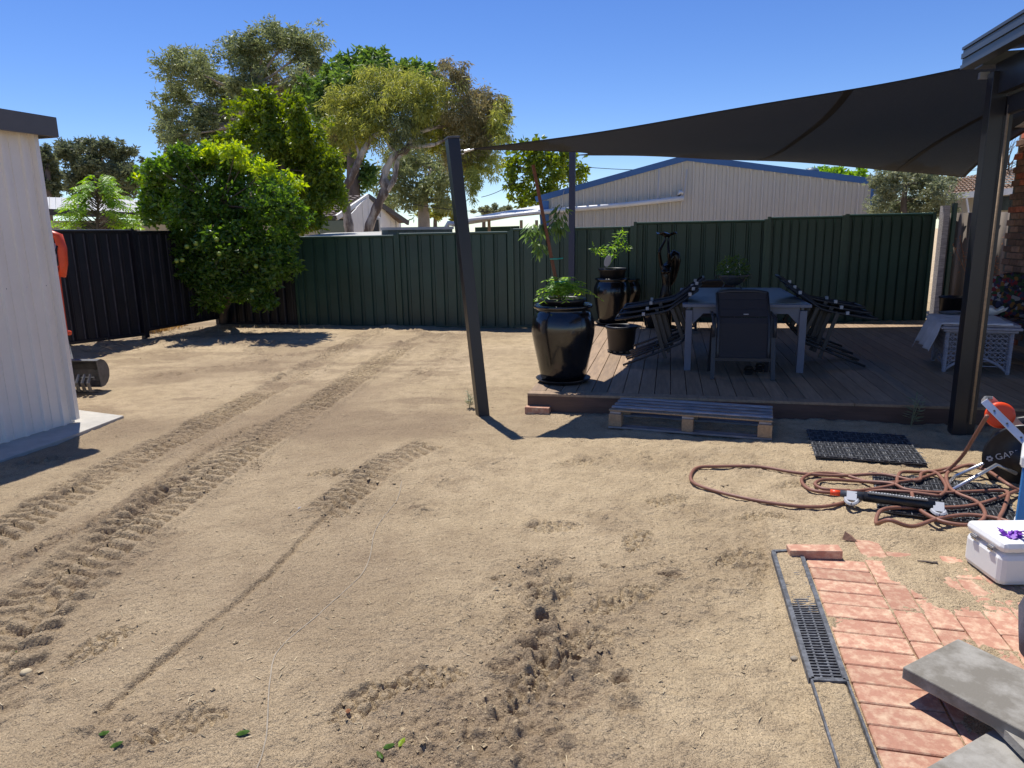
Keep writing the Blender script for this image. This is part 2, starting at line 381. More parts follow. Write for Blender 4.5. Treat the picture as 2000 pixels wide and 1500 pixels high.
track([(-120, 1105), (0, 1045), (200, 930), (360, 850), (500, 775), (640, 700), (730, 650), (800, 628)], .34, .02, .030, .105, 3)
track([(-160, 1370), (0, 1230), (150, 1115), (300, 1005), (400, 935), (500, 868), (620, 790), (700, 735), (790, 680), (850, 655)], .36, .025, .034, .108, 9, damp_shade=.15)
track([(-80, 1500), (60, 1230), (190, 1130), (330, 1040)], .26, .008, .020, .14, 19, damp_shade=.25, flip=-1)
track([(600, 1020), (680, 965), (760, 905), (840, 868)], .30, .015, .026, .10, 27, damp_shade=.5)
track([(430, 640), (500, 690), (540, 740)], .3, .008, .014, .12, 5, damp_shade=.2)
track([(780, 760), (860, 700), (900, 655)], .34, .008, .014, .12, 15, damp_shade=.2)
ridge([(-60, 1140), (120, 1060), (260, 985), (400, 885), (520, 820)], .10, .014, .75, .05)
ridge([(0, 1190), (150, 1095), (330, 960), (400, 915)], .06, -.025, .5, .03)
ridge([(0, 930), (60, 905), (160, 900)], .12, .01, .6, .05)
ridge([(0, 1010), (140, 960), (200, 920)], .07, .02, .5, .05)
ridge([(450, 700), (620, 690), (700, 675)], .16, .012, .5, .04)
ridge([(170, 690), (300, 672), (420, 668), (560, 672)], .25, .02, .35, .07, 9)
ridge([(250, 740), (420, 720), (560, 700)], .3, .0, .35, .05, 12)
ridge([(800, 640), (840, 655), (900, 650)], .15, .02, .6, .05)
# long wheel edge: a one-sided step
d, lat, al, tot = polydist(X, Y, spl(gp((150, 1440), (210, 1385), (340, 1275), (520, 1130), (620, 1025), (700, 960))))
f = ss(0, .25, al)*ss(tot, tot-.2, al)
lat = lat+.022*(fbm(X*13, Y*13, 3)-.5); H += f*(.2+.9*fbm(X*2.5, Y*2.5, 2))*(-.026*np.exp(-(np.maximum(lat, 0)/.022)**2)*(lat > 0)-.030*np.exp(-(lat/.012)**2)*(lat <= 0)+.012*np.exp(-((lat+.035)/.03)**2))
DAMP_SHADE += f*.1*np.exp(-(lat/.02)**2)  # shadow line of the step, painted into the sand colour
# a cord pressed under the sand
CORD = [(490, 1520), (520, 1440), (528, 1330), (550, 1265), (640, 1185), (715, 1110), (735, 1030), (775, 975), (785, 940)]
d, lat, al, tot = polydist(X, Y, spl(gp(*CORD))); H += -.004*np.exp(-(d/.02)**2)
# rough heaps and heel holes
def heap(px, py, r, amp, f0=14, dmp=.35, ax=1.0):
    global H, DAMP_SHADE
    c = G(px, py); d2 = np.hypot((X-c.x)*ax, Y-c.y)/r; e = np.exp(-d2**2)
    q_ = fbm(X*f0*1.25+px, Y*f0*1.25, 4, .5); H += e*amp*.8*(1.7*(q_-.5)+.25*ss(.55, .7, q_)); DAMP_SHADE += e*dmp*(fbm(X*7, Y*7, 3)+.1)
for a in ((1200, 1170, .3, .035), (1350, 1000, .25, .03), (1480, 1105, .2, .045), (1150, 1330, .25, .05), (1000, 1380, .25, .045), (1330, 1210, .2, .03), (1400, 1150, .2, .03), (1060, 1110, .16, .07), (1050, 1160, .18, .08), (1060, 1220, .2, .075), (1030, 1300, .2, .06), (1100, 1290, .18, .05), (1170, 1250, .25, .04),
          (1290, 1115, .12, .06), (1060, 1025, .13, .05), (1180, 1010, .2, .035), (660, 925, .12, .04), (500, 915, .10, .045), (820, 995, .12, .045), (870, 940, .2, .04),
          (1230, 1045, .18, .03), (1430, 1080, .22, .035), (1510, 1060, .15, .03), (780, 1350, .3, .03), (800, 1470, .22, .05), (900, 1210, .3, .025), (950, 1430, .25, .04),
          (1000, 1480, .3, .03), (200, 1440, .25, .035), (330, 1430, .2, .03), (60, 1340, .2, .03), (1220, 1380, .07, .06), (700, 1500, .3, .03), (1120, 1490, .3, .03),
          (1250, 900, .3, .03), (1330, 895, .2, .03), (1150, 895, .2, .03), (950, 900, .3, .03), (1460, 905, .3, .025), (250, 830, .35, .02), (350, 690, .4, .03), (560, 655, .4, .03)):
    heap(*a)
def hole(px, py, r, dep, ax=1.0):
    global H, DAMP_SHADE
    dep *= .8
    c = G(px, py); d2 = np.hypot((X-c.x)/ax, Y-c.y)+.012*(fbm(X*30, Y*30, 2)-.5)
    H += -dep*ss(r*1.1, r*.2, d2)+dep*.35*np.exp(-((d2-r*1.35)/(r*.35))**2); DAMP_SHADE += .6*ss(r*1.2, r*.4, d2)  # sand colour goes darker inside each hole
for a in ((1050, 1170, .05, .07), (1062, 1205, .035, .06), (1045, 1265, .05, .08, 1.6), (990, 1305, .055, .06, 1.5), (1120, 1290, .045, .05, 1.4), (1218, 1330, .04, .05, 1.2),
          (1310, 1120, .05, .05, 1.8), (1182, 1105, .03, .03), (1050, 1145, .04, .06, 1.6), (1100, 1360, .11, .025, 1.3), (660, 926, .055, .045, 1.6), (812, 994, .04, .03, 1.8), (968, 1132, .025, .03), (1040, 1030, .04, .03, 1.6)):
    hole(*a)
def foot(px, py, ang, L=.32, W=.135, dep=.016):
    global H, DAMP_SHADE
    c = G(px, py); a = R(ang); ux, uy = math.cos(a), math.sin(a)
    dep *= 1.25; s = (X-c.x)*ux+(Y-c.y)*uy; t = -(X-c.x)*uy+(Y-c.y)*ux
    wl = W/2*(.9+.2*np.cos(s/L*6)); e = ss(1.2, .84, np.sqrt((s/(L/2))**4+(t/wl)**4)**.5)
    lug = ss(-.75, -.2, np.sin(s*130+1.8*np.sin(t*48)))*ss(-.85, -.35, np.sin(t*100+1.5*np.sin(s*52)+px))
    rim = np.exp(-((np.hypot(s/(L/2), t/wl)-1.18)/.14)**2)
    H += -dep*e+.031*e*lug*(.35+.8*fbm(X*9, Y*9, 2))+dep*.75*rim*(fbm(X*17, Y*17, 3)-.1); DAMP_SHADE -= .25*e
for a in ((1150, 1245, 25), (1245, 1055, 60), (1085, 1155, 55), (1035, 1345, 65), (1075, 1300, 50), (840, 1325, 20), (715, 1370, 50), (1485, 1010, 5), (1440, 1088, 30), (1235, 1160, 35),
          (1190, 1180, 35), (1305, 975, 15), (1090, 1030, 10), (195, 1260, 60), (360, 1420, 30), (640, 925, 20), (1560, 945, 5), (1130, 905, 10)):
    foot(*a)
_sc = fbm(X*1.1+7, Y*3.4, 4, .6); _m = ss(5.5, 8, Y)*ss(1.5, -1.5, X)
DAMP_SHADE += _m*.55*ss(.5, .68, _sc); H += _m*(.035*ss(.5, .66, _sc)*(fbm(X*9, Y*9, 3)-.3)+.012*(fbm(X*6, Y*11, 3)-.5))
_cr = ss(.55, .75, fbm(X*1.4+70, Y*1.4+11, 3)); H += _cr*.014*(fbm(X*26, Y*26, 3, .6)-.5)*ss(7, 5, Y); DAMP_SHADE += _cr*.25
# higher soil along the two fences, flat beside the built things
fl = [(-9.5, 4), (-7.15, 11.2), (-6.4, 15.0)]
d, _, _, _ = polydist(X, Y, fl); H += .16*np.exp(-(d/.45)**2)*ss(13.4, 11.2, Y)*(.5+fbm(X*5, Y*5, 3)); DAMP_SHADE += .4*np.exp(-(d/.6)**2)
d, _, _, _ = polydist(X, Y, [(-6.4, 15.2), (1.5, 13.4), (9, 11.8)]); DAMP_SHADE += .25*np.exp(-(d/.4)**2); H += .2*ss(2.5, 7, X)*ss(1.3, .1, d)  # rear fence: its shadow painted as a darker soil band, ground raised at right
inpav = ss(-.19, -.14, pu)*ss(.55, .4, pv)*ss(-3.2, -3.0, pv)
pn = fbm(X*3.2+50, Y*3.2+20, 4); pn2 = fbm(X*30, Y*30, 3)
open_ = ss(.48, .28, pu)*1.1*ss(-.3, -.8, pv)+.62*ss(-.05, .05, pu)*ss(.45, .25, pu)*ss(-.62, -.2, pv)+.35*ss(.8, 1.1, pu)*ss(-.7, -.1, pv)-.25*ss(.3, .5, pu)*ss(-.75, -.4, pv)
for _a, _b, _rad in ((1700, 1068, .13), (1745, 1075, .07), (1690, 1110, .12), (1845, 1085, .10), (1880, 1130, .13), (1905, 1080, .08), (1745, 1150, .09), (1640, 1120, .12), (1650, 1150, .12), (1790, 1175, .08), (1870, 1215, .13), (1930, 1235, .12), (1820, 1240, .05), (1720, 1215, .07)):
    _c = G(_a, _b, .03); open_ += .85*np.exp(-(np.hypot(X-_c.x, Y-_c.y)/_rad)**4)
HP = .0345+.034*(fbm(X*4.4+50, Y*4.4+20, 4)-.50)+.012*(fbm(X*45, Y*45, 3)-.5)-.013*open_
strip = ss(-.012, -.03, pu); HP = HP*(1-strip)+strip*(.043+.014*(pn2-.5)-.017*ss(-.42, -.80, pv)*ss(-1.2, -1.17, pv))
HP = HP + ss(.15, .5, pv)*.03*(.5+pn)
H = H*(1-inpav)+inpav*HP
DAMP_SHADE *= (1-.8*inpav)
# under deck and shed: keep the soil low
DK = G(1030, 768, .2); du = (X-DK.x)*UV.x+(Y-DK.y)*UV.y; dv = (X-DK.x)*VV.x+(Y-DK.y)*VV.y
under = ss(.0, .12, du)*ss(.0, .12, dv)*ss(6.1, 6.0, dv); H = H*(1-under)+under*(-.02)
H = np.where((du > -.02) & (dv > -.5) & (dv < .05), H+.02*ss(-.5, 0, dv), H)
DAMP_SHADE = np.clip(DAMP_SHADE, 0, 1)
def make_ground():
    n = NC*NR; co = np.stack([X, Y, H], -1).reshape(-1, 3).astype(np.float32)
    idx = np.arange(n).reshape(NR, NC); q = np.stack([idx[:-1, :-1], idx[:-1, 1:], idx[1:, 1:], idx[1:, :-1]], -1).reshape(-1, 4)
    me = bpy.data.meshes.new('ground'); me.vertices.add(n); me.vertices.foreach_set('co', co.ravel())
    m = len(q); me.loops.add(m*4); me.loops.foreach_set('vertex_index', q.ravel().astype(np.int32))
    me.polygons.add(m); me.polygons.foreach_set('loop_start', np.arange(0, m*4, 4, dtype=np.int32))
    me.update(calc_edges=True); me.polygons.foreach_set('use_smooth', np.ones(m, bool))
    a = me.attributes.new('damp_shade', 'FLOAT', 'POINT'); a.data.foreach_set('value', DAMP_SHADE.ravel().astype(np.float32))
    me.materials.append(M['sand']); o = bpy.data.objects.new('ground', me); COL.objects.link(o); setp(o, kind='structure')
make_ground()
_lty = math.log(17.6/1.25)
def hz(x, y):
    r = np.clip(math.log(max(y, 1.26)/1.25)/_lty*(NR-1), 0, NR-1); c = np.clip((x/(y+1.2)+.88)/1.76*(NC-1), 0, NC-1)
    return float(H[int(r), int(c)])
MB().add([(-300, -60, -.12), (300, -60, -.12), (300, 500, -.12), (-300, 500, -.12)], [(0, 1, 2, 3)]).build('terrain', M['sand'], kind='structure')
# ================================================================ SAIL POSTS AND SHADE SAIL
def yard(s, t, o=DK): return Vector((o.x, o.y, 0))+UV*s+VV*t
pb = G(944, 808, 0); ptop = P(883, 272, 7.15)
def post_box(name, b, t, w, mat, parent, rz):
    d = (t-b).normalized(); a = Vector((math.cos(rz), math.sin(rz), 0)); a = (a-d*a.dot(d)).normalized(); c = d.cross(a)
    m = MB(); m.add([b+a*sx*w/2+c*sy*w/2+d*k for k in (0, (t-b).length) for sx, sy in ((-1, -1), (1, -1), (1, 1), (-1, 1))],
                    [(0, 1, 2, 3), (4, 5, 6, 7), (0, 1, 5, 4), (1, 2, 6, 5), (2, 3, 7, 6), (3, 0, 4, 7)])
    return m.build(name, mat, parent, world=True, bevel=.004)
t = thing('sail_post', 'tall black square steel post leaning left, alone on the sand', 'post', pb)
post_box('pole', pb+Vector((0, 0, -.1)), ptop, .115, M['post'], t, R(20))
dd = (ptop-pb).normalized(); post_box('cap', ptop, ptop+dd*.02, .125, M['steel_dark'], t, R(20))
A = P(926, 291, 7.12); ey = ptop-dd*.12+Vector((.065, 0, 0))
m = MB().tube([ey+Vector((.02*math.cos(k/8*6.28)+.02, 0, .02*math.sin(k/8*6.28))) for k in range(9)], .005, 6); m.build('eye_bolt', M['silver'], t, world=True)
m = MB().tube([ey+Vector((.04, 0, 0)), A], .007, 6); m.tube([ey.lerp(A, .3), ey.lerp(A, .7)], .013, 6); m.build('turnbuckle', M['silver'], t, world=True)
bp = Vector((1.06, 13.0, 0)); t = thing('rear_sail_post', 'thin slate blue steel post in front of the green fence holding the rear sail corner', 'post', bp)
post_box('pole', bp+Vector((.05, 0, -.1)), P(1118, 296, 13.0), .105, M['postblue'], t, R(-12)); Bb = P(1122, 303, 12.9)
C = P(1882, 346, 12.3); D = Vector((6.6, 5.9, 3.62))
def edge(p, q, sag, drop, t):
    x = p.lerp(q, t); n = Vector(((q-p).y, -(q-p).x, 0)).normalized(); k = 4*t*(1-t)
    return x+n*sag*k+Vector((0, 0, -drop*k))
def eAD(t): return edge(A, D, -.12, .10, t)      # near edge, bows inward
def eAB(t): return edge(A, Bb, .62, .02, t)
def eBC(t): return edge(Bb, C, .12, -.07, t)
def eDC(t): return edge(D, C, -.42, .0, t)
m = MB(); NS = 48
for j in range(NS+1):
    for i in range(NS+1):
        u, v = i/NS, j/NS
        p = (eAD(u)*(1-v)+eBC(u)*v+eAB(v)*(1-u)+eDC(v)*u) - (A*(1-u)*(1-v)+D*u*(1-v)+Bb*(1-u)*v+C*u*v)
        p.z -= .03*math.sin(math.pi*u)*math.sin(math.pi*v)+.012*math.sin(v*9+u*14)*u*(1-u)*4
        m.v.append(tuple(p))
m.f = [(j*(NS+1)+i, j*(NS+1)+i+1, (j+1)*(NS+1)+i+1, (j+1)*(NS+1)+i) for j in range(NS) for i in range(NS)]
SV = list(m.v)
t = thing('shade_sail', 'large black fabric shade sail stretched over the timber deck', 'shade sail', (3, 9, 2.2))
o = m.build('sail_cloth', M['sail'], t, world=True, smooth=True); sm = o.modifiers.new('solid', 'SOLIDIFY'); sm.thickness = .003
def sv(i, j): return Vector(SV[j*(NS+1)+i])
m = MB()
for ring in ([sv(i, 0) for i in range(NS+1)], [sv(0, j) for j in range(NS+1)], [sv(i, NS) for i in range(NS+1)], [sv(NS, j) for j in range(NS+1)]):
    for a, b in zip(ring[:-1], ring[1:]): m.bar(a, b, .045, .008)
m.build('hem', M['sailseam'], t, world=True)
for i in (23, 40):
    m = MB(); si = [sv(i, j)-Vector((0, 0, .005)) for j in range(NS+1)]
    for a, b in zip(si[:-1], si[1:]): m.bar(a, b, .075, .004)
    m.build('seam', M['sailseam'], t, world=True)
MB().tube([C, C+Vector((.55, .25, -.06))], .006, 6).build('corner_wire', M['silver'], t, world=True)
# ================================================================ DECK
t = thing('timber_deck', 'low brown composite deck under the shade sail carrying the dining set', 'deck', (DK.x, DK.y, 0), -TH)
BW, BL, ND = .158, 5.9, 58
bm_ = box_mesh('deck_board', (BW-.007, BL, .026), M['deck'], .002)
for i in range(ND): piece('deck_board', bm_, (BW*(i+.5)+.004, .15+BL/2, .174), 0, t)
for i in range(3): piece('border_board', box_mesh('border_board', (3.09, .138, .026), M['deck'], .002), (3.09/2+i*3.095, .07, .174), 0, t)
MB().box((4.6, .02, .09), (9.2, .03, .165)).build('front_fascia', M['fasciawood'], t)
MB().box((.02, 3.02, .09), (.03, 5.9, .165)).build('side_fascia', M['fasciawood'], t)
m = MB()
for k in range(11): m.box((4.6, .4+k*.53, .11), (9.1, .05, .12))
m.build('joists', M['fasciawood'], t, kind='stuff')
q = G(1050, 797, 0.03); MB().box((q.x, q.y-.10, .035), (.25, .11, .075), Matrix.Rotation(-TH-.05, 3, 'Z')).build('brick', M['paver'], label='single red brick lying under the front left corner of the deck', cat='brick', bevel=.004)
# ================================================================ FENCES
def rib_sheet(m, p0, p1, z0, z1, pitch=.2, d=.02, prof='trim', off=Vector((0, 0, 0))):
    L = (p1-p0).length; u = (p1-p0).normalized(); n = Vector((u.y, -u.x, 0)); pts = []; s = 0
    while s < L:
        if prof == 'trim':
            for a, b in ((0, 0), (.62, 0), (.68, 1), (.80, 1), (.86, 0), (.93, 0), (.95, .4), (.97, 0)): pts.append((s+a*pitch, b*d))
        elif prof == 'wave':
            for k in range(6): pts.append((s+pitch*k/6, d*math.sin(2*math.pi*k/6)))
        else:
            for a, b in ((0, 0), (.25, 0), (.3, 1), (.45, 1), (.5, 0), (.74, 0), (.75, .35), (.76, 0)): pts.append((s+a*pitch, b*d))
        s += pitch
    pts = [p for p in pts if p[0] < L]+[(L, 0)]; b = len(m.v)
    for s, h in pts:
        q = p0+u*s+n*h+off
        za = z0 if not callable(z0) else z0(s/L)
        zb = z1 if not callable(z1) else z1(s/L)
        m.v.append((q.x, q.y, za)); m.v.append((q.x, q.y, zb))
    for i in range(len(pts)-1): m.f.append((b+2*i, b+2*i+2, b+2*i+3, b+2*i+1))
F0 = Vector((-3.35, 14.5, 0))
def fp(px):                                # point of the rear fence line seen at column px
    k = ray(px, 540); k = k.x/k.y
    s = (k*F0.y-F0.x)/(UV.x-k*UV.y); return F0+UV*s
def fence_panel(pa, pb_, z0, z1, mats, label, group, z0b=None, front=-1):
    c = (pa+pb_)/2; t = thing('fence_panel', label, 'fence panel', (pa.x, pa.y, min(z0, z0b or z0)), 0, group)
    u = (pb_-pa).normalized(); n = Vector((u.y, -u.x, 0))
    zf = z0 if z0b is None else (lambda k: z0+(z0b-z0)*k)
    L = (pb_-pa).length; k = 3; w_ = L/k
    for i in range(k):
        m = MB(); z0i = zf if not callable(zf) else (lambda q, i=i: zf((i+q)/k)+.02)
        rib_sheet(m, pa+u*w_*i-n*.002*i, pa+u*(w_*(i+1)+.01)-n*.002*i, (z0i if callable(z0i) else z0+.02), z1-.02, pitch=w_/3, d=-.034)
        o = m.build('infill_sheet', mats[0], t, world=True); sm = o.modifiers.new('s', 'SOLIDIFY'); sm.thickness = .002
    if mats[0] is M['blackfence']:
        m = MB(); nr = 9
        for i in range(nr):
            q = pa+u*(L*(i+.5)/nr)+n*.003; zb = (zf((i+.5)/nr) if callable(zf) else z0)+.05; m.bar(Vector((q.x, q.y, zb)), Vector((q.x, q.y, z1-.05)), .022, .02, up=n)
        m.build('rib', M['fencerib'], t, world=True, kind='stuff')
    up = Vector((0, 0, 1)); zb0 = zf(0) if callable(zf) else z0; zb1 = zf(1) if callable(zf) else z0
    a = pa.copy(); b = pb_.copy(); a.z = z1; b.z = z1
    MB().bar(a+n*.012, b+n*.012, .06, .045).build('top_rail', mats[1], t, world=True, bevel=.02)
    a.z = zb0; b.z = zb1; a.z += .02; b.z += .02
    MB().bar(a+n*.012, b+n*.012, .06, .045).build('bottom_rail', mats[1], t, world=True)
    for e in (pa, pb_):
        e2 = e+u*(.028 if e is pa else -.028)
        m = MB().bar(e2+n*.012+Vector((0, 0, (zb0 if e is pa else zb1)-.12)), e2+n*.012+Vector((0, 0, z1+.03)), .055, .075, up=n); m.build('post', mats[1], t, world=True)
    return t
GM = (M['greenfence'], M['greenpost']); cols = [577, 779, 999, 1236, 1493, 1642, 1815]
zs = [(0.0, 1.78), (0.02, 1.81), (.04, 1.86), (.08, 1.93), (.14, 1.97), (.18, 1.99)]
cn = fp(428)
fence_panel(cn, fp(576), 0, 1.76, (M['blackfence'], M['blackfence']), 'dark fence panel in the yard corner behind the citrus tree', 'rear boundary fence')
gl = ['green ribbed steel fence panel just right of the citrus tree', 'green ribbed steel fence panel behind the leaning sail post', 'green ribbed steel fence panel behind the potted staked plant',
      'green ribbed steel fence panel behind the bronze statue', 'narrow green ribbed fence panel behind the right stack of chairs', 'last green ribbed fence panel at the right, beside the cement sheet fence']
for i in range(6): fence_panel(fp(cols[i]), fp(cols[i+1]), zs[i][0]-.04, zs[i][1], GM, gl[i], 'rear boundary fence')
# left black fence
def lf(px):
    k = ray(px, 560); k = k.x/k.y; q = cn; s = (k*q.y-q.x)/(-VV.x+k*VV.y); return q-VV*s
a0, a1, a2 = lf(60), lf(272), lf(420)
fence_panel(a1, a2, .17, 1.93, (M['blackfence'], M['blackfence']), 'black fence panel with dry grass showing under its raised bottom edge', 'left boundary fence', z0b=.14)
fence_panel(a0, a1-VV*.01, .22, 1.95, (M['blackfence'], M['blackfence']), 'black fence panel between the grey shed and the fence panel with the gap', 'left boundary fence', z0b=.1)
fence_panel(a0-VV*2.4, a0-VV*.01, .22, 1.95, (M['blackfence'], M['blackfence']), 'black fence panel mostly hidden behind the grey shed', 'left boundary fence')
# cement sheet fence at right
e0 = fp(1836); m = MB(); rib_sheet(m, e0+VV*.05, e0+UV*3.2+VV*.05, .1, 2.0, .17, .035, 'wave'); o = m.build('cement_sheet_fence', M['asbestos'], label='weathered corrugated cement sheet fence at the right end of the green fence', cat='fence', smooth=True)
sm = o.modifiers.new('s', 'SOLIDIFY'); sm.thickness = .008
MB().bar(e0-UV*.03+Vector((0, 0, .05)), e0-UV*.03+Vector((0, 0, 2.12)), .10, .12).build('timber_post', M['pallet'], label='weathered timber post between the green fence and the cement sheet fence', cat='post')
MB().bar(e0+UV*.10+Vector((0, 0, .05))-VV*.03, e0+UV*.10+Vector((0, 0, 2.16))-VV*.03, .06, .06).build('green_fence_post', M['greenpost'], label='green steel post beside the weathered timber post', cat='post')
# dry grass beyond the black fence
def blades(name, c, r, n, h, mat, lean=.5, w_=.006, kind='stuff', **kw):
    m = MB()
    for i in range(n):
        a = random.random()*6.28; q = math.sqrt(random.random()); x = c[0]+math.cos(a)*q*r[0]; y = c[1]+math.sin(a)*q*r[1]
        hh = h*random.uniform(.5, 1.2); b = random.random()*6.28; lx, ly = math.cos(b)*lean*hh*random.random(), math.sin(b)*lean*hh*random.random()
        wx, wy = -math.sin(b)*w_, math.cos(b)*w_; z = c[2]
        m.add([(x-wx, y-wy, z), (x+wx, y+wy, z), (x+lx*.4+wx*.7, y+ly*.4+wy*.7, z+hh*.6), (x+lx*.4-wx*.7, y+ly*.4-wy*.7, z+hh*.6), (x+lx, y+ly, z+hh)], [(0, 1, 2, 3), (3, 2, 4)])
    return m.build(name, mat, kind=kind, **kw)
gc = (a1+a2)/2-UV*1.75+VV*.2; blades('dry_grass', (gc.x, gc.y, -.1), (1.25, 1.9), 2600, .42, M['drygrass'], .9, .012, label='dry straw coloured grass beyond the gap under the black fence', cat='grass')
# ================================================================ LEFT SHED
SW = G(155, 826, .03)+Vector((-.055, .02, 0)); sa = R(17.5); sd = Vector((math.sin(sa), math.cos(sa), 0)); sn = Vector((sd.y, -sd.x, 0))
t = thing('garden_shed', 'pale grey ribbed steel shed with dark fascia at the left edge', 'shed', SW)
for k in range(3):
    m = MB(); p1 = SW-sd*.78*k-sd*.03*(k == 0)*0; p0 = SW-sd*.78*(k+1)
    rib_sheet(m, p0, p1-sd*.006, .035, 2.76, pitch=.195, d=.022, prof='clad')
    o = m.build('wall_sheet', M['shed_wall'], t, world=True); o.modifiers.new('s', 'SOLIDIFY').thickness = .002
m = MB(); rib_sheet(m, SW, SW-sn*3.0, .035, 2.76, pitch=.195, d=.02, prof='clad'); m.build('rear_wall', M['shed_wall'], t, world=True)
MB().bar(SW+Vector((0, 0, .035))+sn*.008, SW+Vector((0, 0, 2.76))+sn*.008, .06, .06).build('corner_flashing', M['shed_wall'], t, world=True)
c0 = SW+sd*.16+sn*.12+Vector((0, 0, 2.80)); 
MB().bar(c0, c0-sd*2.6, .035, .175).build('side_fascia', M['fascia'], t, world=True)
MB().bar(c0-sn*.02, c0-sn*3.1, .035, .175).build('rear_fascia', M['fascia'], t, world=True)
r0 = SW+sn*.10+sd*.14; m = MB().add([r0+Vector((0, 0, 2.84)), r0-sd*2.6+Vector((0, 0, 2.84)), r0-sd*2.6-sn*3+Vector((0, 0, 3.0)), r0-sn*3+Vector((0, 0, 3.0))], [(0, 1, 2, 3)])
o = m.build('roof', M['fascia'], t, world=True); o.modifiers.new('s', 'SOLIDIFY').thickness = .03
for k in range(4):
    q = SW-sd*(.10+.195*k)+sn*.006+Vector((0, 0, 1.36)); MB().tube([q, q+sn*.010], .0065, 8).build('screw', M['steel_dark'] if k != 1 else M['silver'], t, world=True)
pc = [G(158, 800, .02)-sn*.3, G(242, 813, .02), G(119, 860, .02), G(12, 897, .02)+sd*-.0, G(12, 897, .02)-sd*.8, SW-sd*1.7-sn*.3]
m = MB().prism([(p.x, p.y) for p in pc], -.08, .028); m.build('shed_slab', M['concrete'], kind='structure', bevel=.006)
# ================================================================ EXCAVATOR
EB = G(175, 762, 0); t = thing('mini_excavator', 'orange mini excavator partly hidden behind the grey shed, dark toothed bucket on the ground', 'excavator', EB)
ex = Vector((1, -.1, 0)).normalized(); ey_ = Vector((.1, 1, 0)).normalized()
def EP(px, py, Y=8.85): return P(px, py, Y)
# bucket: curved shell profile swept sideways
b = EP(172, 760, 8.45); m = MB(); prof = []
for k in range(9):
    a = R(-100+k*26); prof.append((.20*math.cos(a), .20+.17*math.sin(a)))
wv_ = ex; rows = []
for s in (-.42, .20):
    rows.append([b+wv_*s+Vector((0, 1, 0))*p[0]*.9+Vector((0, 0, 1))*p[1] for p in prof])
n = len(prof); m.v = [tuple(v) for v in rows[0]+rows[1]]; m.f = [(i, i+1, n+i+1, n+i) for i in range(n-1)]
m.f.append(tuple(range(n))); m.f.append(tuple(range(n, 2*n)))
o = m.build('bucket', M['steel_dark'], t, world=True); o.modifiers.new('s', 'SOLIDIFY').thickness = .014
for k in range(9):
    s = -.40+k*.073; q = b+wv_*s
    m = MB().tube([q+Vector((0, -.20, .22)), q+Vector((0, -.265, .13)), q+Vector((0, -.235, .03)), q+Vector((0, -.10, -.015))], [.014, .02, .02, .012], 6); m.build('tooth', M['steel_dark'], t, world=True)
MB().bar(b+wv_*-.42+Vector((0, -.18, .17)), b+wv_*.21+Vector((0, -.18, .17)), .03, .03).build('bucket_lip', M['steel_dark'], t, world=True)
m = MB().tube([EP(78, 470), EP(100, 456), EP(114, 462), EP(121, 485), EP(124, 515), EP(121, 540)], [.05, .05, .055, .055, .05, .045], 8)
m.build('boom', M['orange'], t, world=True, smooth=True)
m = MB().bar(EP(104, 520), EP(122, 655), .09, .10, up=(1, 0, 0)); m.build('dipper_arm', M['orange'], t, world=True, bevel=.01)
m = MB().tube([EP(104, 475), EP(110, 540)], .022, 8); m.build('hydraulic_ram', M['silver'], t, world=True, smooth=True)
m = MB().tube([EP(112, 480, 8.8), EP(106, 500, 8.8), EP(112, 530, 8.8)], .012, 6); m.build('hydraulic_hose', M['plastic'], t, world=True, smooth=True)
m = MB().tube([EP(118, 535)-Vector((.06, 0, 0)), EP(128, 534)], .03, 10); m.build('pivot_pin', M['orange'], t, world=True, smooth=True)
m = MB().tube([EP(112, 650), EP(138, 650)], [.045, .028], 10); m.build('pivot_pin', M['orange'], t, world=True, smooth=True)
m = MB().bar(EP(125, 655), EP(140, 712, 8.6), .06, .05); m.build('bucket_link', M['steel_dark'], t, world=True)
eb = Vector((-6.9, 8.6, 0))
for s in (-.42, .42):
    m = MB(); pr = [(-.7, .18), (-.58, .02), (.58, .02), (.7, .18), (.58, .36), (-.58, .36)]
    m.add([(eb.x+x, eb.y+s+dy, z) for dy in (-.11, .11) for x, z in pr], [(0, 1, 2, 3, 4, 5), (11, 10, 9, 8, 7, 6)]+[(i, (i+1) % 6, 6+(i+1) % 6, 6+i) for i in range(6)])
    m.build('track', M['plastic'], t, world=True, bevel=.02)
MB().box((eb.x-.1, eb.y, .72), (1.15, .8, .6)).build('body', M['orange'], t, world=True, bevel=.06)
MB().box((eb.x-.15, eb.y, 1.08), (.45, .45, .12)).build('seat', M['plastic'], t, world=True, bevel=.03)
MB().bar((eb.x+.45, eb.y, .75), EP(78, 470), .12, .14).build('boom_base', M['orange'], t, world=True, bevel=.02)
# ================================================================ PATIO
t = thing('patio_cover', 'charcoal patio cover with post, beam and fluted gutter at the right edge', 'patio', G(1873, 850, 0))
pp = G(1873, 852, 0)+VV*.06
def PV(s, tt, z): return pp+UV*s+VV*tt+Vector((0, 0, z))
MB().bar(PV(0, 0, -.1), PV(0, 0, 2.98), .115, .115, up=UV).build('post', M['post'], t, world=True, bevel=.004)
MB().bar(PV(.085, -.02, -.1), PV(.085, -.02, 2.7), .05, .07, up=UV).build('side_channel', M['post'], t, world=True)
MB().tube([PV(.068, -.085, .12), PV(.068, -.085, 2.72)], .010, 8).build('cane', M['palletfresh'], t, world=True, smooth=True)
MB().bar(PV(.02, .03, 2.93), PV(.02, -5, 2.93), .07, .24).build('beam', M['post'], t, world=True)
MB().bar(PV(.09, .03, 2.72), PV(.09, -5, 2.72), .06, .14).build('blind_box', M['post'], t, world=True, bevel=.01)
MB().bar(PV(.05, .03, 2.93)+UV*.02, PV(4, .03, 2.93), .07, .24).build('end_beam', M['post'], t, world=True)
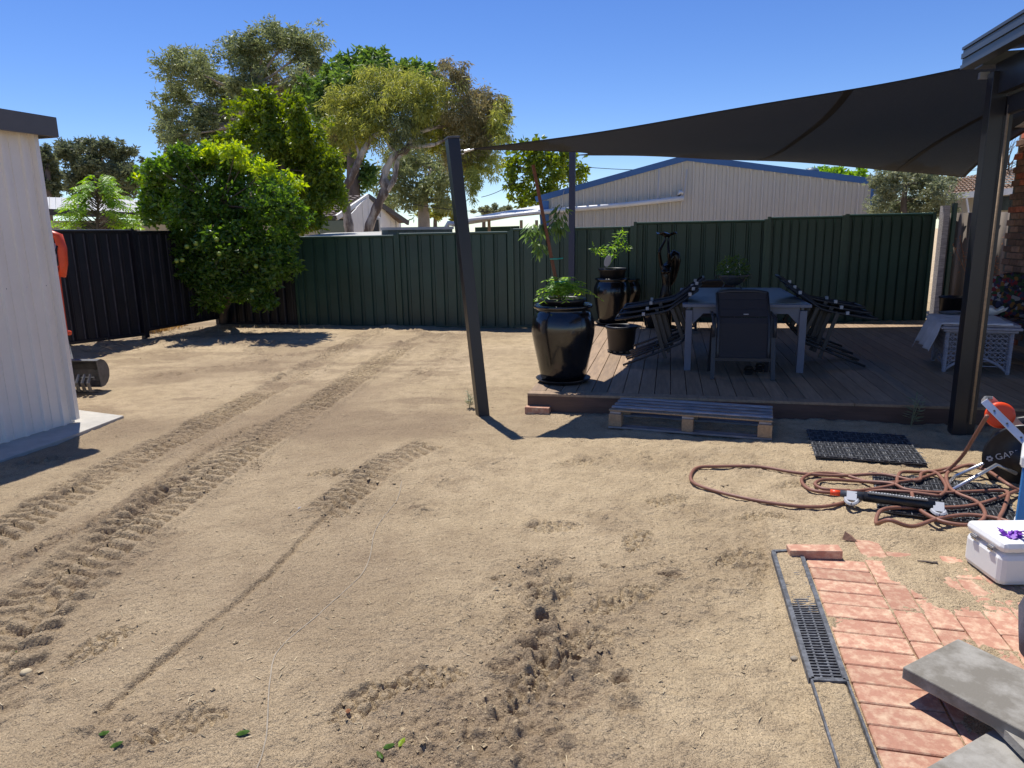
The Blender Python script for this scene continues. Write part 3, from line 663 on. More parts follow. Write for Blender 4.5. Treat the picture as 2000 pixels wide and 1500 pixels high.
m = MB(); gx = -.16
for k, (dx, dz, h) in enumerate(((0, 0, .03), (.012, .04, .045), (.0, .085, .04), (.012, .12, .025), (0, .145, .022))):
    m.bar(PV(gx+dx, .22, 3.07+dz), PV(gx+dx, -5, 3.07+dz), .10, h)
m.build('gutter', M['gutter'], t, world=True)
MB().bar(PV(gx+.08, .20, 3.11), PV(4, .20, 3.11), .16, .10).build('end_fascia', M['gutter'], t, world=True)
m = MB().add([PV(gx+.05, .2, 3.2), PV(gx+.05, -5, 3.2), PV(4, -5, 3.45), PV(4, .2, 3.45)], [(0, 1, 2, 3)]); o = m.build('roof_sheet', M['gutter'], t, world=True); o.modifiers.new('s', 'SOLIDIFY').thickness = .03
MB().bar(PV(-.10, .11, 2.98), PV(-.03, .11, 2.98), .04, .05).build('bracket', M['silver'], t, world=True)
# ================================================================ BRICK WALL (house)
w0 = P(1961, 500, 10.15); w0.z = 0
t = thing('brick_house', 'brown and red brick house wall at the right edge behind the patio', 'house', w0)
MB().add([w0+UV*.006+VV*.0+Vector((0, 0, 0)), w0+UV*.006-VV*3+Vector((0, 0, 0)), w0+UV*2.5-VV*3, w0+UV*2.5, w0+UV*.006+Vector((0, 0, 3.02)), w0+UV*.006-VV*3+Vector((0, 0, 3.02)), w0+UV*2.5-VV*3+Vector((0, 0, 3.02)), w0+UV*2.5+Vector((0, 0, 3.02))],
          [(0, 1, 5, 4), (1, 2, 6, 5), (2, 3, 7, 6), (3, 0, 4, 7), (4, 5, 6, 7)]).build('mortar_core', M['mortar'], t, world=True)
I = mat_of(t).inverted(); b1 = box_mesh('brick', (.05, .232, .077), M['brick'], .004); b2 = box_mesh('brick', (.05, .232, .077), M['brickred'], .004)
rb = random.Random(5)
for r in range(34):
    for c in range(6):
        if r < 4 and c > 2: continue
        q = w0-VV*(.12+c*.242+(.121 if r % 2 else 0))+Vector((0, 0, .02+r*.088)); q += UV*rb.uniform(-.004, .004)
        piece('brick', b2 if rb.random() < .22 else b1, I @ q, 0, t, rot=(0, 0, -TH+rb.uniform(-.008, .008)))
m = MB().bar(w0-VV*-.3+UV*-.25+Vector((0, 0, 3.08)), w0-VV*3+UV*-.25+Vector((0, 0, 3.08)), .14, .12); m.build('eave_gutter', M['whitepipe'], t, world=True)
# ================================================================ POTS
def leafcluster(m, c, n, r, L, W, droop=.3, flat=0, rnd=random):
    for i in range(n):
        while True:
            d = Vector((rnd.uniform(-1, 1), rnd.uniform(-1, 1), rnd.uniform(-1, 1)))
            if .25 < d.length < 1: break
        p = Vector(c)+Vector((d.x*r[0], d.y*r[1], d.z*r[2])); a = Vector((d.x+rnd.uniform(-.7, .7), d.y+rnd.uniform(-.7, .7), d.z*.5-droop+rnd.uniform(-.4, .4))).normalized()
        leaf(m, p, a, L*rnd.uniform(.6, 1.2), W*rnd.uniform(.7, 1.1), rnd)
def leaf(m, p, a, L, W, rnd=random):
    s = a.cross(Vector((rnd.uniform(-.5, .5), rnd.uniform(-.5, .5), 1))); s = s.normalized() if s.length > .01 else Vector((1, 0, 0)); nn = s.cross(a)
    m.add([p, p+a*L*.45+s*W*.5-nn*W*.15, p+a*L, p+a*L*.45-s*W*.5-nn*W*.15, p+a*L*.5+nn*W*.06], [(0, 1, 4), (1, 2, 4), (2, 3, 4), (3, 0, 4)])
def big_pot(name_lab, loc, sc, inner=True, grp='tall glossy black glazed pots', extra=True):
    t = thing('glazed_pot', name_lab, 'pot', loc, 0, grp)
    pf = [(0, 0), (.235, 0), (.25, .02), (.275, .15), (.315, .35), (.343, .5), (.345, .58), (.335, .66), (.305, .735), (.285, .76), (.29, .775), (.318, .785), (.325, .80), (.318, .82), (.29, .825), (.275, .81), (.265, .7), (0, .68)]
    MB().lathe([(a*sc, b*sc+.035) for a, b in pf], 48).build('body', M['pot'], t, smooth=True)
    MB().lathe([(0, 0), (.25*sc, 0), (.30*sc, .035), (.305*sc, .045), (.28*sc, .04), (.25*sc, .02), (0, .02)], 40).build('saucer', M['plastic'], t, smooth=True)
    return t
def nursery_pot(lab, loc, r0, r1, h, grp=None, soil=.85):
    t = thing('nursery_pot', lab, 'plastic pot', loc, 0, grp)
    MB().lathe([(0, 0), (r0, 0), (r0*1.02, .02), (r1*.96, h-.05), (r1, h-.045), (r1*1.06, h-.03), (r1*1.06, h-.005), (r1, h), (r1*.95, h-.01), (r0*.98, .03)], 40).build('wall', M['plastic'], t, smooth=True)
    if soil: MB().lathe([(0, h*soil), (r1*.93, h*soil-.005)], 24).build('soil', M['soil'], t)
    return t
z = .2
p1 = G(1100, 744, z); big_pot('large glossy black glazed pot at the front left corner of the deck', p1, .985)
nursery_pot('black plastic pot sunk in the mouth of the front glazed pot', p1+Vector((0, 0, .74)), .19, .235, .17, 'black plastic pots set in glazed pots')
s0 = p1+Vector((-.03, -.02, .86)); s1 = P(1041, 322, p1.y-.1)
t = thing('staked_vine', 'sparse young tree tied to a brown stake in the front black pot', 'plant', s0)
MB().bar(s0, s1, .028, .028).build('stake', M['stake'], t, world=True)
def PQ(a, b_, dy=0): return P(a, b_, p1.y+dy)
MB().tube([s0+Vector((.04, 0, 0)), PQ(1077, 500), PQ(1068, 450), PQ(1082, 430), PQ(1098, 402)], [.009, .008, .006, .005, .003], 6).build('stem', M['bark'], t, world=True, smooth=True)
for (a, b_, ax) in ((1066, 523, 24), (1074, 566-42, 24)):
    pass
for py in (481, 522):
    q = s0.lerp(s1, (560-py)/240); MB().tube([q-Vector((.02, .02, 0)), q+Vector((.05, -.03, .0)), q+Vector((.12, .02, .005))], .007, 5).build('plastic_tie', M['teal'], t, world=True)
rnd = random.Random(3)
for (cx, cy, rx, ry, n) in ((1094, 420, .07, .16, 34), (1083, 442, .05, .09, 14), (1045, 440, .08, .06, 20), (1033, 448, .03, .05, 8), (1058, 445, .05, .05, 10), (1055, 482, .05, .05, 14), (1050, 470, .03, .03, 8)):
    m = MB(); leafcluster(m, PQ(cx, cy), n+4, (rx, .06, ry), .13, .046, 1.0, rnd=rnd); m.build('leaf_cluster', M['vineleaf'], t, world=True, kind='stuff')
t = thing('leafy_pot_plant', 'bright green bushy plant with curling leaves at the foot of the stake', 'plant', p1+Vector((0, 0, .86)))
m = MB(); st = MB(); c0 = p1+Vector((-.02, -.02, .93))
for i in range(60):
    a = rnd.random()*6.28; el = rnd.uniform(.45, 1.4); L = rnd.uniform(.28, .50); pts = []
    for k in range(7):
        q = k/6; pts.append(c0+Vector((math.cos(a)*math.cos(el)*L*q, math.sin(a)*math.cos(el)*L*q*.9, math.sin(el)*L*q-.16*q*q*L/.3)))
    st.tube(pts, .003, 4, cap=False)
    for k in range(1, 7):
        dr = (pts[k]-pts[k-1]).normalized(); sd_ = dr.cross(Vector((0, 0, 1))).normalized()
        for sg in (-1, 1): leaf(m, pts[k], (dr*.5+sd_*sg*.9+Vector((0, 0, -.25))).normalized(), .07*rnd.uniform(.7, 1.2), .026, rnd)
m.build('leaves', M['potplant'], t, world=True, kind='stuff'); st.build('stems', M['potplant'], t, world=True, kind='stuff')
p2 = G(1195, 633, z); big_pot('glossy black glazed pot at the back of the deck by the green fence', p2, .94)
nursery_pot('black plastic pot raised in the mouth of the rear glazed pot', p2+Vector((0, 0, .74)), .20, .235, .235, 'black plastic pots set in glazed pots')
p3 = G(1216, 628, z); big_pot('glazed black pot half hidden behind the rear glazed pot', p3+VV*.45, .86)
t = thing('citrus_sapling', 'small leafy sapling with an oval white tag in the rear pot', 'plant', p2+Vector((0, 0, .95)))
def PR(a, b_, dy=0): return P(a, b_, p2.y+dy)
for i, pts in enumerate(([(1188, 522), (1196, 508), (1212, 490), (1222, 470)], [(1190, 520), (1192, 500), (1200, 475), (1212, 455)], [(1190, 518), (1180, 498), (1165, 485)])):
    MB().tube([PR(*q) for q in pts], [.007, .006, .004, .003][:len(pts)], 5).build('stem', M['potplant'], t, world=True, smooth=True)
for (cx, cy, rx, ry, n) in ((1212, 462, .08, .09, 40), (1200, 480, .09, .08, 44), (1190, 496, .09, .06, 40), (1170, 488, .10, .05, 36), (1222, 478, .06, .05, 14), (1160, 482, .04, .03, 10), (1225, 486, .04, .03, 8), (1218, 452, .05, .03, 10)):
    m = MB(); leafcluster(m, PR(cx, cy), n, (rx, .1, ry), .095, .035, .2, rnd=rnd); m.build('leaf_cluster', M['potplant'], t, world=True, kind='stuff')
q = PR(1187, 510, -.16); MB().lathe([(0, -.004), (.055, -.004), (.058, 0), (.055, .004), (0, .004)], 20, q, 1, 1.75, Matrix.Rotation(R(90), 3, 'X')@Matrix.Rotation(R(-18), 3, 'Z')).build('tag', M['label'], t, world=True)
nursery_pot('empty black plastic nursery pot standing on the sunlit deck boards', G(1213, 687, z), .165, .205, .36, soil=.08)
for k in range(5):
    a = R(-140+k*28); c = G(1213, 687, z)
t_ = bpy.data.objects['nursery_pot.002']
for k in range(4):
    a = R(-130+k*30); MB().box((.166*math.cos(a), .166*math.sin(a), .02), (.045, .008, .018), Matrix.Rotation(a+R(90), 3, 'Z')).build('drain_hole', M['stone'], t_)
# ================================================================ STATUE
sp = G(1300, 640, z); sp.z = z
t = thing('pedestal_pot', 'squat dark glazed pot under the statue behind the stacked chairs', 'pot', G(1274, 640, z))
MB().lathe([(0, 0), (.10, 0), (.13, .05), (.16, .2), (.165, .3), (.15, .33), (.17, .345), (.165, .36), (.14, .35), (.12, .3), (0, .28)], 32).build('body', M['pot'], t, smooth=True)
t = thing('woman_statue', 'dark bronze statue of a long haired woman holding a bowl overhead', 'statue', sp)
SY = sp.y
def SP(a, b_, dy=0): return P(a, b_, SY+dy)
J = dict(pel=SP(1299, 578), wst=SP(1302, 556, -.01), chs=SP(1301, 530, -.03), nck=SP(1306, 514), hed=SP(1313, 501, .02), top=SP(1316, 493, .03),
         ls=SP(1292, 520), le=SP(1287, 492, -.10), lw=SP(1299, 470, -.05), rs=SP(1309, 519), re=SP(1306, 496, -.12), rw=SP(1305, 472, -.05),
         lh=SP(1292, 590), lk=SP(1293, 618, -.05), lf=SP(1292, 641), rh=SP(1306, 590), rk=SP(1307, 618, -.03), rf=SP(1308, 641), lt=SP(1291, 644, -.1), rt=SP(1309, 644, -.1), lp=SP(1300, 464, -.05), rp=SP(1306, 464, -.05))
names = list(J); E = [('pel', 'wst'), ('wst', 'chs'), ('chs', 'nck'), ('nck', 'hed'), ('hed', 'top'), ('chs', 'ls'), ('ls', 'le'), ('le', 'lw'), ('lw', 'lp'), ('chs', 'rs'), ('rs', 're'), ('re', 'rw'), ('rw', 'rp'),
      ('pel', 'lh'), ('lh', 'lk'), ('lk', 'lf'), ('lf', 'lt'), ('pel', 'rh'), ('rh', 'rk'), ('rk', 'rf'), ('rf', 'rt')]
RAD = dict(pel=.125, wst=.082, chs=.105, nck=.04, hed=.072, top=.06, ls=.04, le=.03, lw=.022, rs=.04, re=.03, rw=.022, lh=.085, lk=.055, lf=.035, rh=.085, rk=.055, rf=.035, lt=.025, rt=.025, lp=.02, rp=.02)
me = bpy.data.meshes.new('body'); me.from_pydata([tuple(J[k]-sp) for k in names], [(names.index(a), names.index(b_)) for a, b_ in E], []); me.materials.append(M['bronze'])
o = bpy.data.objects.new('body', me); COL.objects.link(o); o.parent = t
sk = o.modifiers.new('skin', 'SKIN'); sk.use_smooth_shade = True
for i, k in enumerate(names): me.skin_vertices[0].data[i].radius = (RAD[k]*1.02, RAD[k]*.85)
me.skin_vertices[0].data[names.index('pel')].use_root = True
o.modifiers.new('sub', 'SUBSURF').levels = 2; o.modifiers['sub'].render_levels = 2
for dx in (-4, 5): MB().lathe([(0.0, -.045), (.035, -.03), (.048, 0), (.035, .03), (0, .045)], 12, SP(1300+dx*.9, 531, -.12)).build('bust', M['bronze'], t, world=True, smooth=True)
m = MB().tube([SP(1313, 491, .03), SP(1319, 497, .05), SP(1321, 510, .06), SP(1319, 525, .07), SP(1315, 545, .08), SP(1310, 558, .06)], [.03, .075, .075, .06, .045, .015], 10); m.build('hair', M['bronze'], t, world=True, smooth=True)
m = MB(); c = SP(1302, 463, -.05); m.lathe([(0, 0), (.03, .0), (.06, .02), (.12, .045), (.17, .055), (.16, .06), (.05, .035), (0, .02)], 24, c)
for i in range(0, len(m.v)):
    v = Vector(m.v[i]); a = math.atan2(v.y-c.y, v.x-c.x); rr = math.hypot(v.x-c.x, v.y-c.y); m.v[i] = (v.x, v.y, v.z+.10*rr*math.sin(a*5)+.05*rr)
m.build('bowl', M['bronze'], t, world=True, smooth=True)
m = MB()
for s, w_ in (('lp', -1), ('rp', 1)):
    for k in range(5): 
        q = J[s]; m.tube([q, q+Vector((w_*.01+(k-2)*.013, -.02+.01*k, .03)), q+Vector((w_*.015+(k-2)*.02, -.03+.012*k, .055))], [.007, .006, .004], 5)
m.build('fingers', M['bronze'], t, world=True, smooth=True)
MB().lathe([(0, -.02), (.2, -.02), (.2, .02), (.16, .035), (0, .035)], 24).build('base', M['bronze'], t)
# ================================================================ DINING SET
tl = G(1342, 722, z); tr = G(1557, 727, z); tw = (tr-tl).length+.02; tang = math.atan2((tr-tl).y, (tr-tl).x)
tb = thing('dining_table', 'long dining table with blue grey metal legs and a speckled stone top', 'table', tl, tang)
TL_ = 2.25; TH_ = .755
for sx in (0, 1):
    for sy in (0, 1): MB().box((sx*tw, sy*TL_, TH_/2-.03), (.075, .075, TH_-.05)).build('leg', M['tableframe'], tb, bevel=.003)
for sx in (0, 1): MB().box((sx*tw, TL_/2, TH_-.055), (.03, TL_-.08, .075)).build('side_apron', M['tableframe'], tb)
for sy in (0, 1): MB().box((tw/2, sy*TL_, TH_-.055), (tw-.08, .03, .075)).build('end_apron', M['tableframe'], tb)
MB().box((tw/2, TL_/2, TH_), (tw+.15, TL_+.15, .035)).build('top_frame', M['tableframe'], tb, bevel=.004)
for sx in (0, 1):
    s_ = 1 if sx == 0 else -1; MB().add([(sx*tw+s_*.04, y, zz) for y in (-.012, .012) for zz in ()]+[(sx*tw+s_*.04, -.01, TH_-.09), (sx*tw+s_*.16, -.01, TH_-.09), (sx*tw+s_*.04, -.01, TH_-.22), (sx*tw+s_*.04, .01, TH_-.09), (sx*tw+s_*.16, .01, TH_-.09), (sx*tw+s_*.04, .01, TH_-.22)],
        [(0, 1, 2), (5, 4, 3), (0, 3, 4, 1), (1, 4, 5, 2), (2, 5, 3, 0)]).build('corner_brace', M['tableframe'], tb)
for k in range(3): MB().box((tw/2, .02+TL_*(k+.5)/3, TH_+.0195), (tw+.03, TL_/3-.004, .008)).build('top_panel', M['tabletop'], tb, bevel=.002)
def tipped_chair(lab, loc, rz, flip=1):
    t = thing('folding_chair', lab, 'chair', loc, rz, None)
    f = flip
    pr = [(0, .56), (.12, .575), (.52, .645), (.62, .675), (.95, .915)]; W = .25
    for s in (-1, 1):
        MB().tube([(f*a, s*W, b_) for a, b_ in pr], .0165, 6).build('side_rail', M['chairframe'], t, smooth=True)
        MB().bar((f*.44, s*(W+.025), .63), (f*.60, s*(W+.025), .10), .02, .042).build('leg', M['chairframe'], t)
        MB().bar((f*.66, s*(W+.02), .69), (f*.80, s*(W+.02), .33), .02, .04).build('leg', M['chairframe'], t)
        MB().tube([(f*.10, s*(W+.03), .012), (f*.45, s*(W+.03), .15), (f*.76, s*(W+.03), .285), (f*.83, s*(W+.03), .36)], .0145, 6).build('base_rail', M['chairframe'], t, smooth=True)
        for (a, b_) in ((.86, .86), (.33, .625)): MB().box((f*a, s*W, b_+.004), (.035, .038, .036)).build('clip', M['label'], t)
    for a, b_ in ((.0, .56), (.95, .915), (.45, .15)): MB().tube([(f*a, -W, b_), (f*a, W, b_)], .012, 6).build('crossbar', M['chairframe'], t, smooth=True)
    m = MB(); m.add([(f*a, s*(W-.01), b_-.008) for a, b_ in pr for s in (-1, 1)], [(2*i, 2*i+1, 2*i+3, 2*i+2) for i in range(4)])
    o = m.build('sling', M['sling'], t); o.modifiers.new('s', 'SOLIDIFY').thickness = .004
    return t
o1 = G(1212, 700, z); lc = P(1205, 618, 8.75); lo = Vector((lc.x, lc.y, z))
grpL = 'folding chairs stacked against the left side of the table'; grpR = 'folding chairs stacked against the right side of the table'
ch = tipped_chair('lowest, nearest chair of the tipped stack left of the table', lo, -TH); ch['group'] = grpL
labs = ['middle chair of the tipped stack left of the table', 'topmost chair of the tipped stack left of the table']
for k in range(2):
    c = copy_tree(ch); c.location = lo+UV*(.04*(k+1))+VV*(.11*(k+1))+Vector((0, 0, .055*(k+1))); c['label'] = labs[k]
rc = P(1703, 618, 8.35); ro = Vector((rc.x, rc.y, z)); ch = tipped_chair('lowest, nearest chair of the tipped stack right of the table', ro, -TH, -1); ch['group'] = grpR
for k, l in enumerate(['middle chair of the tipped stack right of the table', 'topmost chair of the tipped stack right of the table']):
    c = copy_tree(ch); c.location = ro-UV*(.045*(k+1))+VV*(.11*(k+1))+Vector((0, 0, .055*(k+1))); c['label'] = l
def end_chair(lab, loc, rz):
    t = thing('sling_chair', lab, 'chair', loc, rz, 'sling chairs at the ends of the table'); W = .265
    pr = [(-.02, .21), (.0, .30), (.03, .60), (.07, .66), (.30, .905)]
    for s in (-1, 1):
        MB().tube([(s*W, a, b_) for a, b_ in pr], .018, 8).build('side_rail', M['chairframe'], t, smooth=True)
        MB().bar((s*(W+.05), -.06, .0), (s*(W+.04), .06, .66), .045, .03).build('front_leg', M['chairframe'], t)
        MB().bar((s*(W+.05), .40, .0), (s*(W+.04), .22, .55), .04, .03).build('rear_leg', M['chairframe'], t)
        MB().tube([(s*(W+.05), -.04, .46), (s*(W+.055), .0, .66), (s*(W+.05), .3, .69)], .018, 8).build('armrest', M['chairframe'], t, smooth=True)
    MB().tube([(-W, .30, .905), (-W*.5, .31, .925), (W*.5, .31, .925), (W, .30, .905)], .02, 8).build('top_rail', M['chairframe'], t, smooth=True)
    MB().bar((-W-.04, -.02, .215), (W+.04, -.02, .215), .03, .035).build('lower_bar', M['chairframe'], t)
    m = MB(); q = pr[1:4]; m.add([(s*(W-.012), a, b_) for a, b_ in [(-.015, .22)]+q for s in (-1, 1)], [(2*i, 2*i+1, 2*i+3, 2*i+2) for i in range(3)]); o = m.build('lower_sling', M['sling'], t); o.modifiers.new('s', 'SOLIDIFY').thickness = .008
    m = MB(); ar = [(.072, .672), (.13, .735), (.145, .75), (.22, .832), (.235, .845), (.285, .912)]; m.add([(s*(W-.012), a-.004*(i % 2), b_) for i, (a, b_) in enumerate(ar) for s in (-1, 1)], [(2*i, 2*i+1, 2*i+3, 2*i+2) for i in range(5)]); o = m.build('upper_sling', M['sling'], t); o.modifiers.new('s', 'SOLIDIFY').thickness = .008
    MB().box((.02, .045, .70), (.05, .02, .008)).build('clip', M['label'], t)
    return t
fc = (G(1394, 738, z)+G(1503, 741, z))/2
ch = end_chair('black sling chair at the near end of the table, its back to the camera', fc, -.19)
c = copy_tree(ch); c.location = G(1400, 655, z)+VV*.9; c.rotation_euler.z = -.19+math.pi; c.scale = (1, 1, .86); c['label'] = 'sling chair at the far end of the table, mostly hidden by it'
# bowl planter
bz = z+TH_+.024; bc = G(1431, 563, bz); t = thing('bowl_planter', 'bronze footed bowl with a small leafy plant on the dining table', 'planter', bc); t.scale = (1.15, 1.15, 1.25)
MB().lathe([(0, .035), (.06, .035), (.12, .07), (.165, .12), (.185, .15), (.178, .155), (.15, .13), (0, .11)], 32).build('bowl', M['steel_dark'], t, smooth=True)
for k in range(3):
    a = R(-90+k*120+30); MB().tube([(.10*math.cos(a), .10*math.sin(a), .055), (.12*math.cos(a), .12*math.sin(a), .02), (.14*math.cos(a), .14*math.sin(a), .004)], .007, 6).build('foot', M['steel_dark'], t)
for s in (-1, 1): MB().tube([(s*.18, 0, .14), (s*.225, 0, .15), (s*.23, 0, .12), (s*.20, 0, .11)], .006, 6).build('handle', M['steel_dark'], t, smooth=True)
m = MB(); leafcluster(m, (0, 0, .21), 700, (.19, .17, .15), .045, .028, .1, rnd=rnd); m.build('leaves', M['darkleaf'], t, kind='stuff')
m = MB()
for k in range(7): leafcluster(m, (rnd.uniform(-.13, .13), -.12, .2+rnd.uniform(-.04, .1)), 3, (.01, .01, .01), .022, .018, rnd=rnd)
m.build('flowers', M['white'], t, kind='stuff')
# slippers
for k, (a, b_, g_) in enumerate(((1462, 728, 12), (1483, 722, 8))):
    t = thing('sandal', ('left' if k == 0 else 'right')+' one of the dark sandals on the deck under the near chair', 'sandal', G(a, b_, z), -TH+R(70+g_))
    m = MB(); pr = [(-.13, -.03), (-.12, -.045), (0, -.035), (.1, -.05), (.14, -.02), (.14, .02), (.1, .045), (0, .035), (-.12, .04), (-.13, .03)]; m.prism(pr, 0, .02); m.build('sole', M['soil'], t, bevel=.004)
    MB().tube([(.08, -.045, .02), (.05, -.03, .055), (.04, 0, .065), (.05, .03, .055), (.08, .045, .02)], .014, 6).build('strap', M['soil'], t, smooth=True)
# ================================================================ WICKER TABLE
C0 = Vector((4.83, 7.78, z)); a1_ = R(-22)
wt = thing('wicker_table', 'pale lilac grey wicker table with lattice sides on the deck', 'table', C0, a1_)
wx, wy, wh = .60, .72, .52
def lattice(p0, u, L, name, out):
    m = MB(); n = 11
    def arch(s): k = s/L; return .16*math.sin(math.pi*k)**.8+.02
    step = .052
    for sgn in (-1, 1):
        k = -wh
        while k < L+wh:
            pts = []
            for q in np.linspace(0, wh-.07, 22):
                s = k+sgn*q if sgn > 0 else k+wh-q
                if 0.015 < s < L-.015 and q > arch(s): pts.append(p0+u*s+out*(.004*sgn)+Vector((0, 0, q)))
            if len(pts) > 1: m.bar(pts[0], pts[-1], .009, .006)
            k += step
    q = .03
    while q < wh-.07:
        ss_ = [s for s in np.linspace(.01, L-.01, 24) if q > arch(s)]
        if len(ss_) > 1 and ss_[-1]-ss_[0] > .9*L-.03: m.bar(p0+u*ss_[0]+Vector((0, 0, q)), p0+u*ss_[-1]+Vector((0, 0, q)), .010, .007)
        else:
            l_ = [s for s in ss_ if s < L/2]; r_ = [s for s in ss_ if s > L/2]
            for g_ in (l_, r_):
                if len(g_) > 1: m.bar(p0+u*g_[0]+Vector((0, 0, q)), p0+u*g_[-1]+Vector((0, 0, q)), .010, .007)
        q += step
    m.build(name, M['wicker'], wt)
    m = MB().tube([p0+u*s+Vector((0, 0, arch(s)-.01)) for s in np.linspace(.01, L-.01, 16)], .016, 6); m.build('arch_rail', M['wicker'], wt, smooth=True)
X_, Y_ = Vector((1, 0, 0)), Vector((0, 1, 0))
lattice(Vector((0, 0, 0)), X_, wx, 'lattice_side', Y_); lattice(Vector((0, 0, 0)), Y_, wy, 'lattice_side', X_)
lattice(Vector((0, wy, 0)), X_, wx, 'lattice_side', Y_); lattice(Vector((wx, 0, 0)), Y_, wy, 'lattice_side', X_)
for x in (0, wx):
    for y in (0, wy):
        m = MB(); m.tube([(x, y, 0), (x, y, wh-.05)], .02, 8)
        for k in range(16): m.lathe([(.021, k*.028), (.026, k*.028+.013), (.021, k*.028+.026)], 8, (x, y, .01))
        m.build('leg', M['wicker'], wt)
m = MB()
m.box((wx/2, wy/2, wh-.02), (wx+.16, wy+.16, .03)); m.box((wx/2, wy/2, wh-.05), (wx+.10, wy+.10, .03)); m.box((wx/2, wy/2, wh+.012), (wx+.12, wy+.12, .03)); m.build('tabletop', M['wicker'], wt, bevel=.01)
# cloth
m = MB(); n = 34
Iw = mat_of(wt)
for j in range(n+1):
    for i in range(n+1):
        u_, v_ = -.42+1.0*i/n, -.10+1.02*j/n; zz = wh+.034; x, y = u_, v_
        ox = max(0, -.085-u_); oy = max(0, v_-(wy+.08)); oy2 = max(0, -.085-v_)
        drop = ox+oy+oy2
        if ox > 0: x = -.085-ox*.35-.02*math.sin(v_*22)*min(1, ox*8)
        if oy > 0: y = wy+.08+oy*.3
        if oy2 > 0: y = -.09-oy2*.2
        zz += -drop*.92+.012*(vnoise(np.array(u_*14+3), np.array(v_*14)))+.01*math.sin(u_*17+v_*8)*(drop == 0)*.4
        m.v.append((x, y, float(zz)))
m.f = [(j*(n+1)+i, j*(n+1)+i+1, (j+1)*(n+1)+i+1, (j+1)*(n+1)+i) for j in range(n) for i in range(n)]
cl = thing('draped_cloth', 'pale lilac cloth draped over the left corner of the wicker table', 'cloth', C0, a1_)
o = m.build('fabric', M['cloth'], cl, smooth=True); o.modifiers.new('s', 'SOLIDIFY').thickness = .004
tz = z+wh+.05
c = G(1934, 614, tz); t = thing('wavy_dish', 'white dish with a wavy rim on the wicker table', 'dish', c)
m = MB(); n = 48
for r, zz, amp in ((0, 0, 0), (.07, 0, 0), (.11, .035, .008), (.16, .07, .02), (.155, .075, .02), (.10, .045, .008), (.06, .01, 0), (0, .008, 0)):
    for k in range(n): a = 2*math.pi*k/n; m.v.append((r*math.cos(a)*(1+.05*math.sin(8*a)*(amp > 0)), r*math.sin(a)*(1+.05*math.sin(8*a)*(amp > 0)), zz+amp*math.sin(8*a)))
for i in range(7):
    for k in range(n): m.f.append((i*n+k, i*n+(k+1) % n, (i+1)*n+(k+1) % n, (i+1)*n+k))
m.build('dish_body', M['white'], t, smooth=True)
c = G(1861, 612, tz); MB().box((c.x, c.y, tz+.012), (.26, .17, .02), Matrix.Rotation(.3, 3, 'Z')).build('flat_tablet', M['steel_dark'], label='flat dark grey slab lying on the cloth beside the post', cat='tablet', bevel=.004)
c = P(1862, 604, 10.9); t = thing('storage_tub', 'low black tub behind the wicker table by the cement sheet fence', 'tub', (c.x, c.y, z))
MB().lathe([(0, 0), (.17, 0), (.2, .5), (.215, .51), (.215, .53), (.195, .53), (.165, .05)], 28).build('wall', M['plastic'], t, smooth=True)
# floral armchair
ac = P(1975, 640, 8.9); ac.z = z; t = thing('floral_armchair', 'outdoor armchair with a dark floral padded back behind the wicker table', 'armchair', ac, -TH)
m = MB()
for j in range(13):
    for i in range(17):
        u_, v_ = i/16-.5, j/12; m.v.append((u_*.95, .10*v_-.07*math.cos(u_*3.1)*math.sin(v_*3.1)-.05, .45+v_*.52-.10*(2*u_)**4*v_+.04*math.cos(u_*6)*v_))
m.f = [(j*17+i, j*17+i+1, (j+1)*17+i+1, (j+1)*17+i) for j in range(12) for i in range(16)]
o = m.build('back_cushion', M['floral'], t, smooth=True); o.modifiers.new('s', 'SOLIDIFY').thickness = .1
MB().box((0, -.25, .40), (.85, .6, .12)).build('seat_cushion', M['floral'], t, bevel=.04)
for s in (-1, 1):
    MB().tube([(s*.46, -.5, 0), (s*.46, -.52, .5), (s*.47, -.2, .62), (s*.46, .1, .72), (s*.3, .14, .86)], .014, 6).build('arm_frame', M['plastic'], t, smooth=True)
    MB().tube([(s*.46, .12, 0), (s*.46, .1, .72)], .014, 6).build('rear_leg', M['plastic'], t, smooth=True)
MB().box((0, -.2, .32), (.9, .6, .03)).build('seat_base', M['plastic'], t)
# ================================================================ PALLET
pl = G(1188, 838, 0); pr_ = G(1507, 863, 0); pa = math.atan2(pr_.y-pl.y, pr_.x-pl.x); PLn = (pr_-pl).length
t = thing('timber_pallet', 'weathered timber pallet used as a step against the front of the deck', 'pallet', (pl.x, pl.y, .01), pa)
for k in range(5): MB().box((PLn/2, .042+k*.122, .168), (PLn+random.uniform(-.012, .012), .064, .016), Matrix.Rotation(random.uniform(-.004, .004), 3, 'Z')).build('top_slat', M['palletfresh'] if k == 0 else M['pallet'], t, bevel=.007)
for x in (.06, PLn/2, PLn-.06):
    for y in (.05, .5): MB().box((x, y, .078), (.12 if x != PLn/2 else .1, .09, .115)).build('block', M['palletfresh'], t, bevel=.004)
    MB().box((x, .28, .147), (.1, .52, .02)).build('bearer', M['pallet'], t)
for y in (.05, .5): MB().box((PLn/2, y, .01), (PLn, .09, .018)).build('bottom_slat', M['pallet'], t)
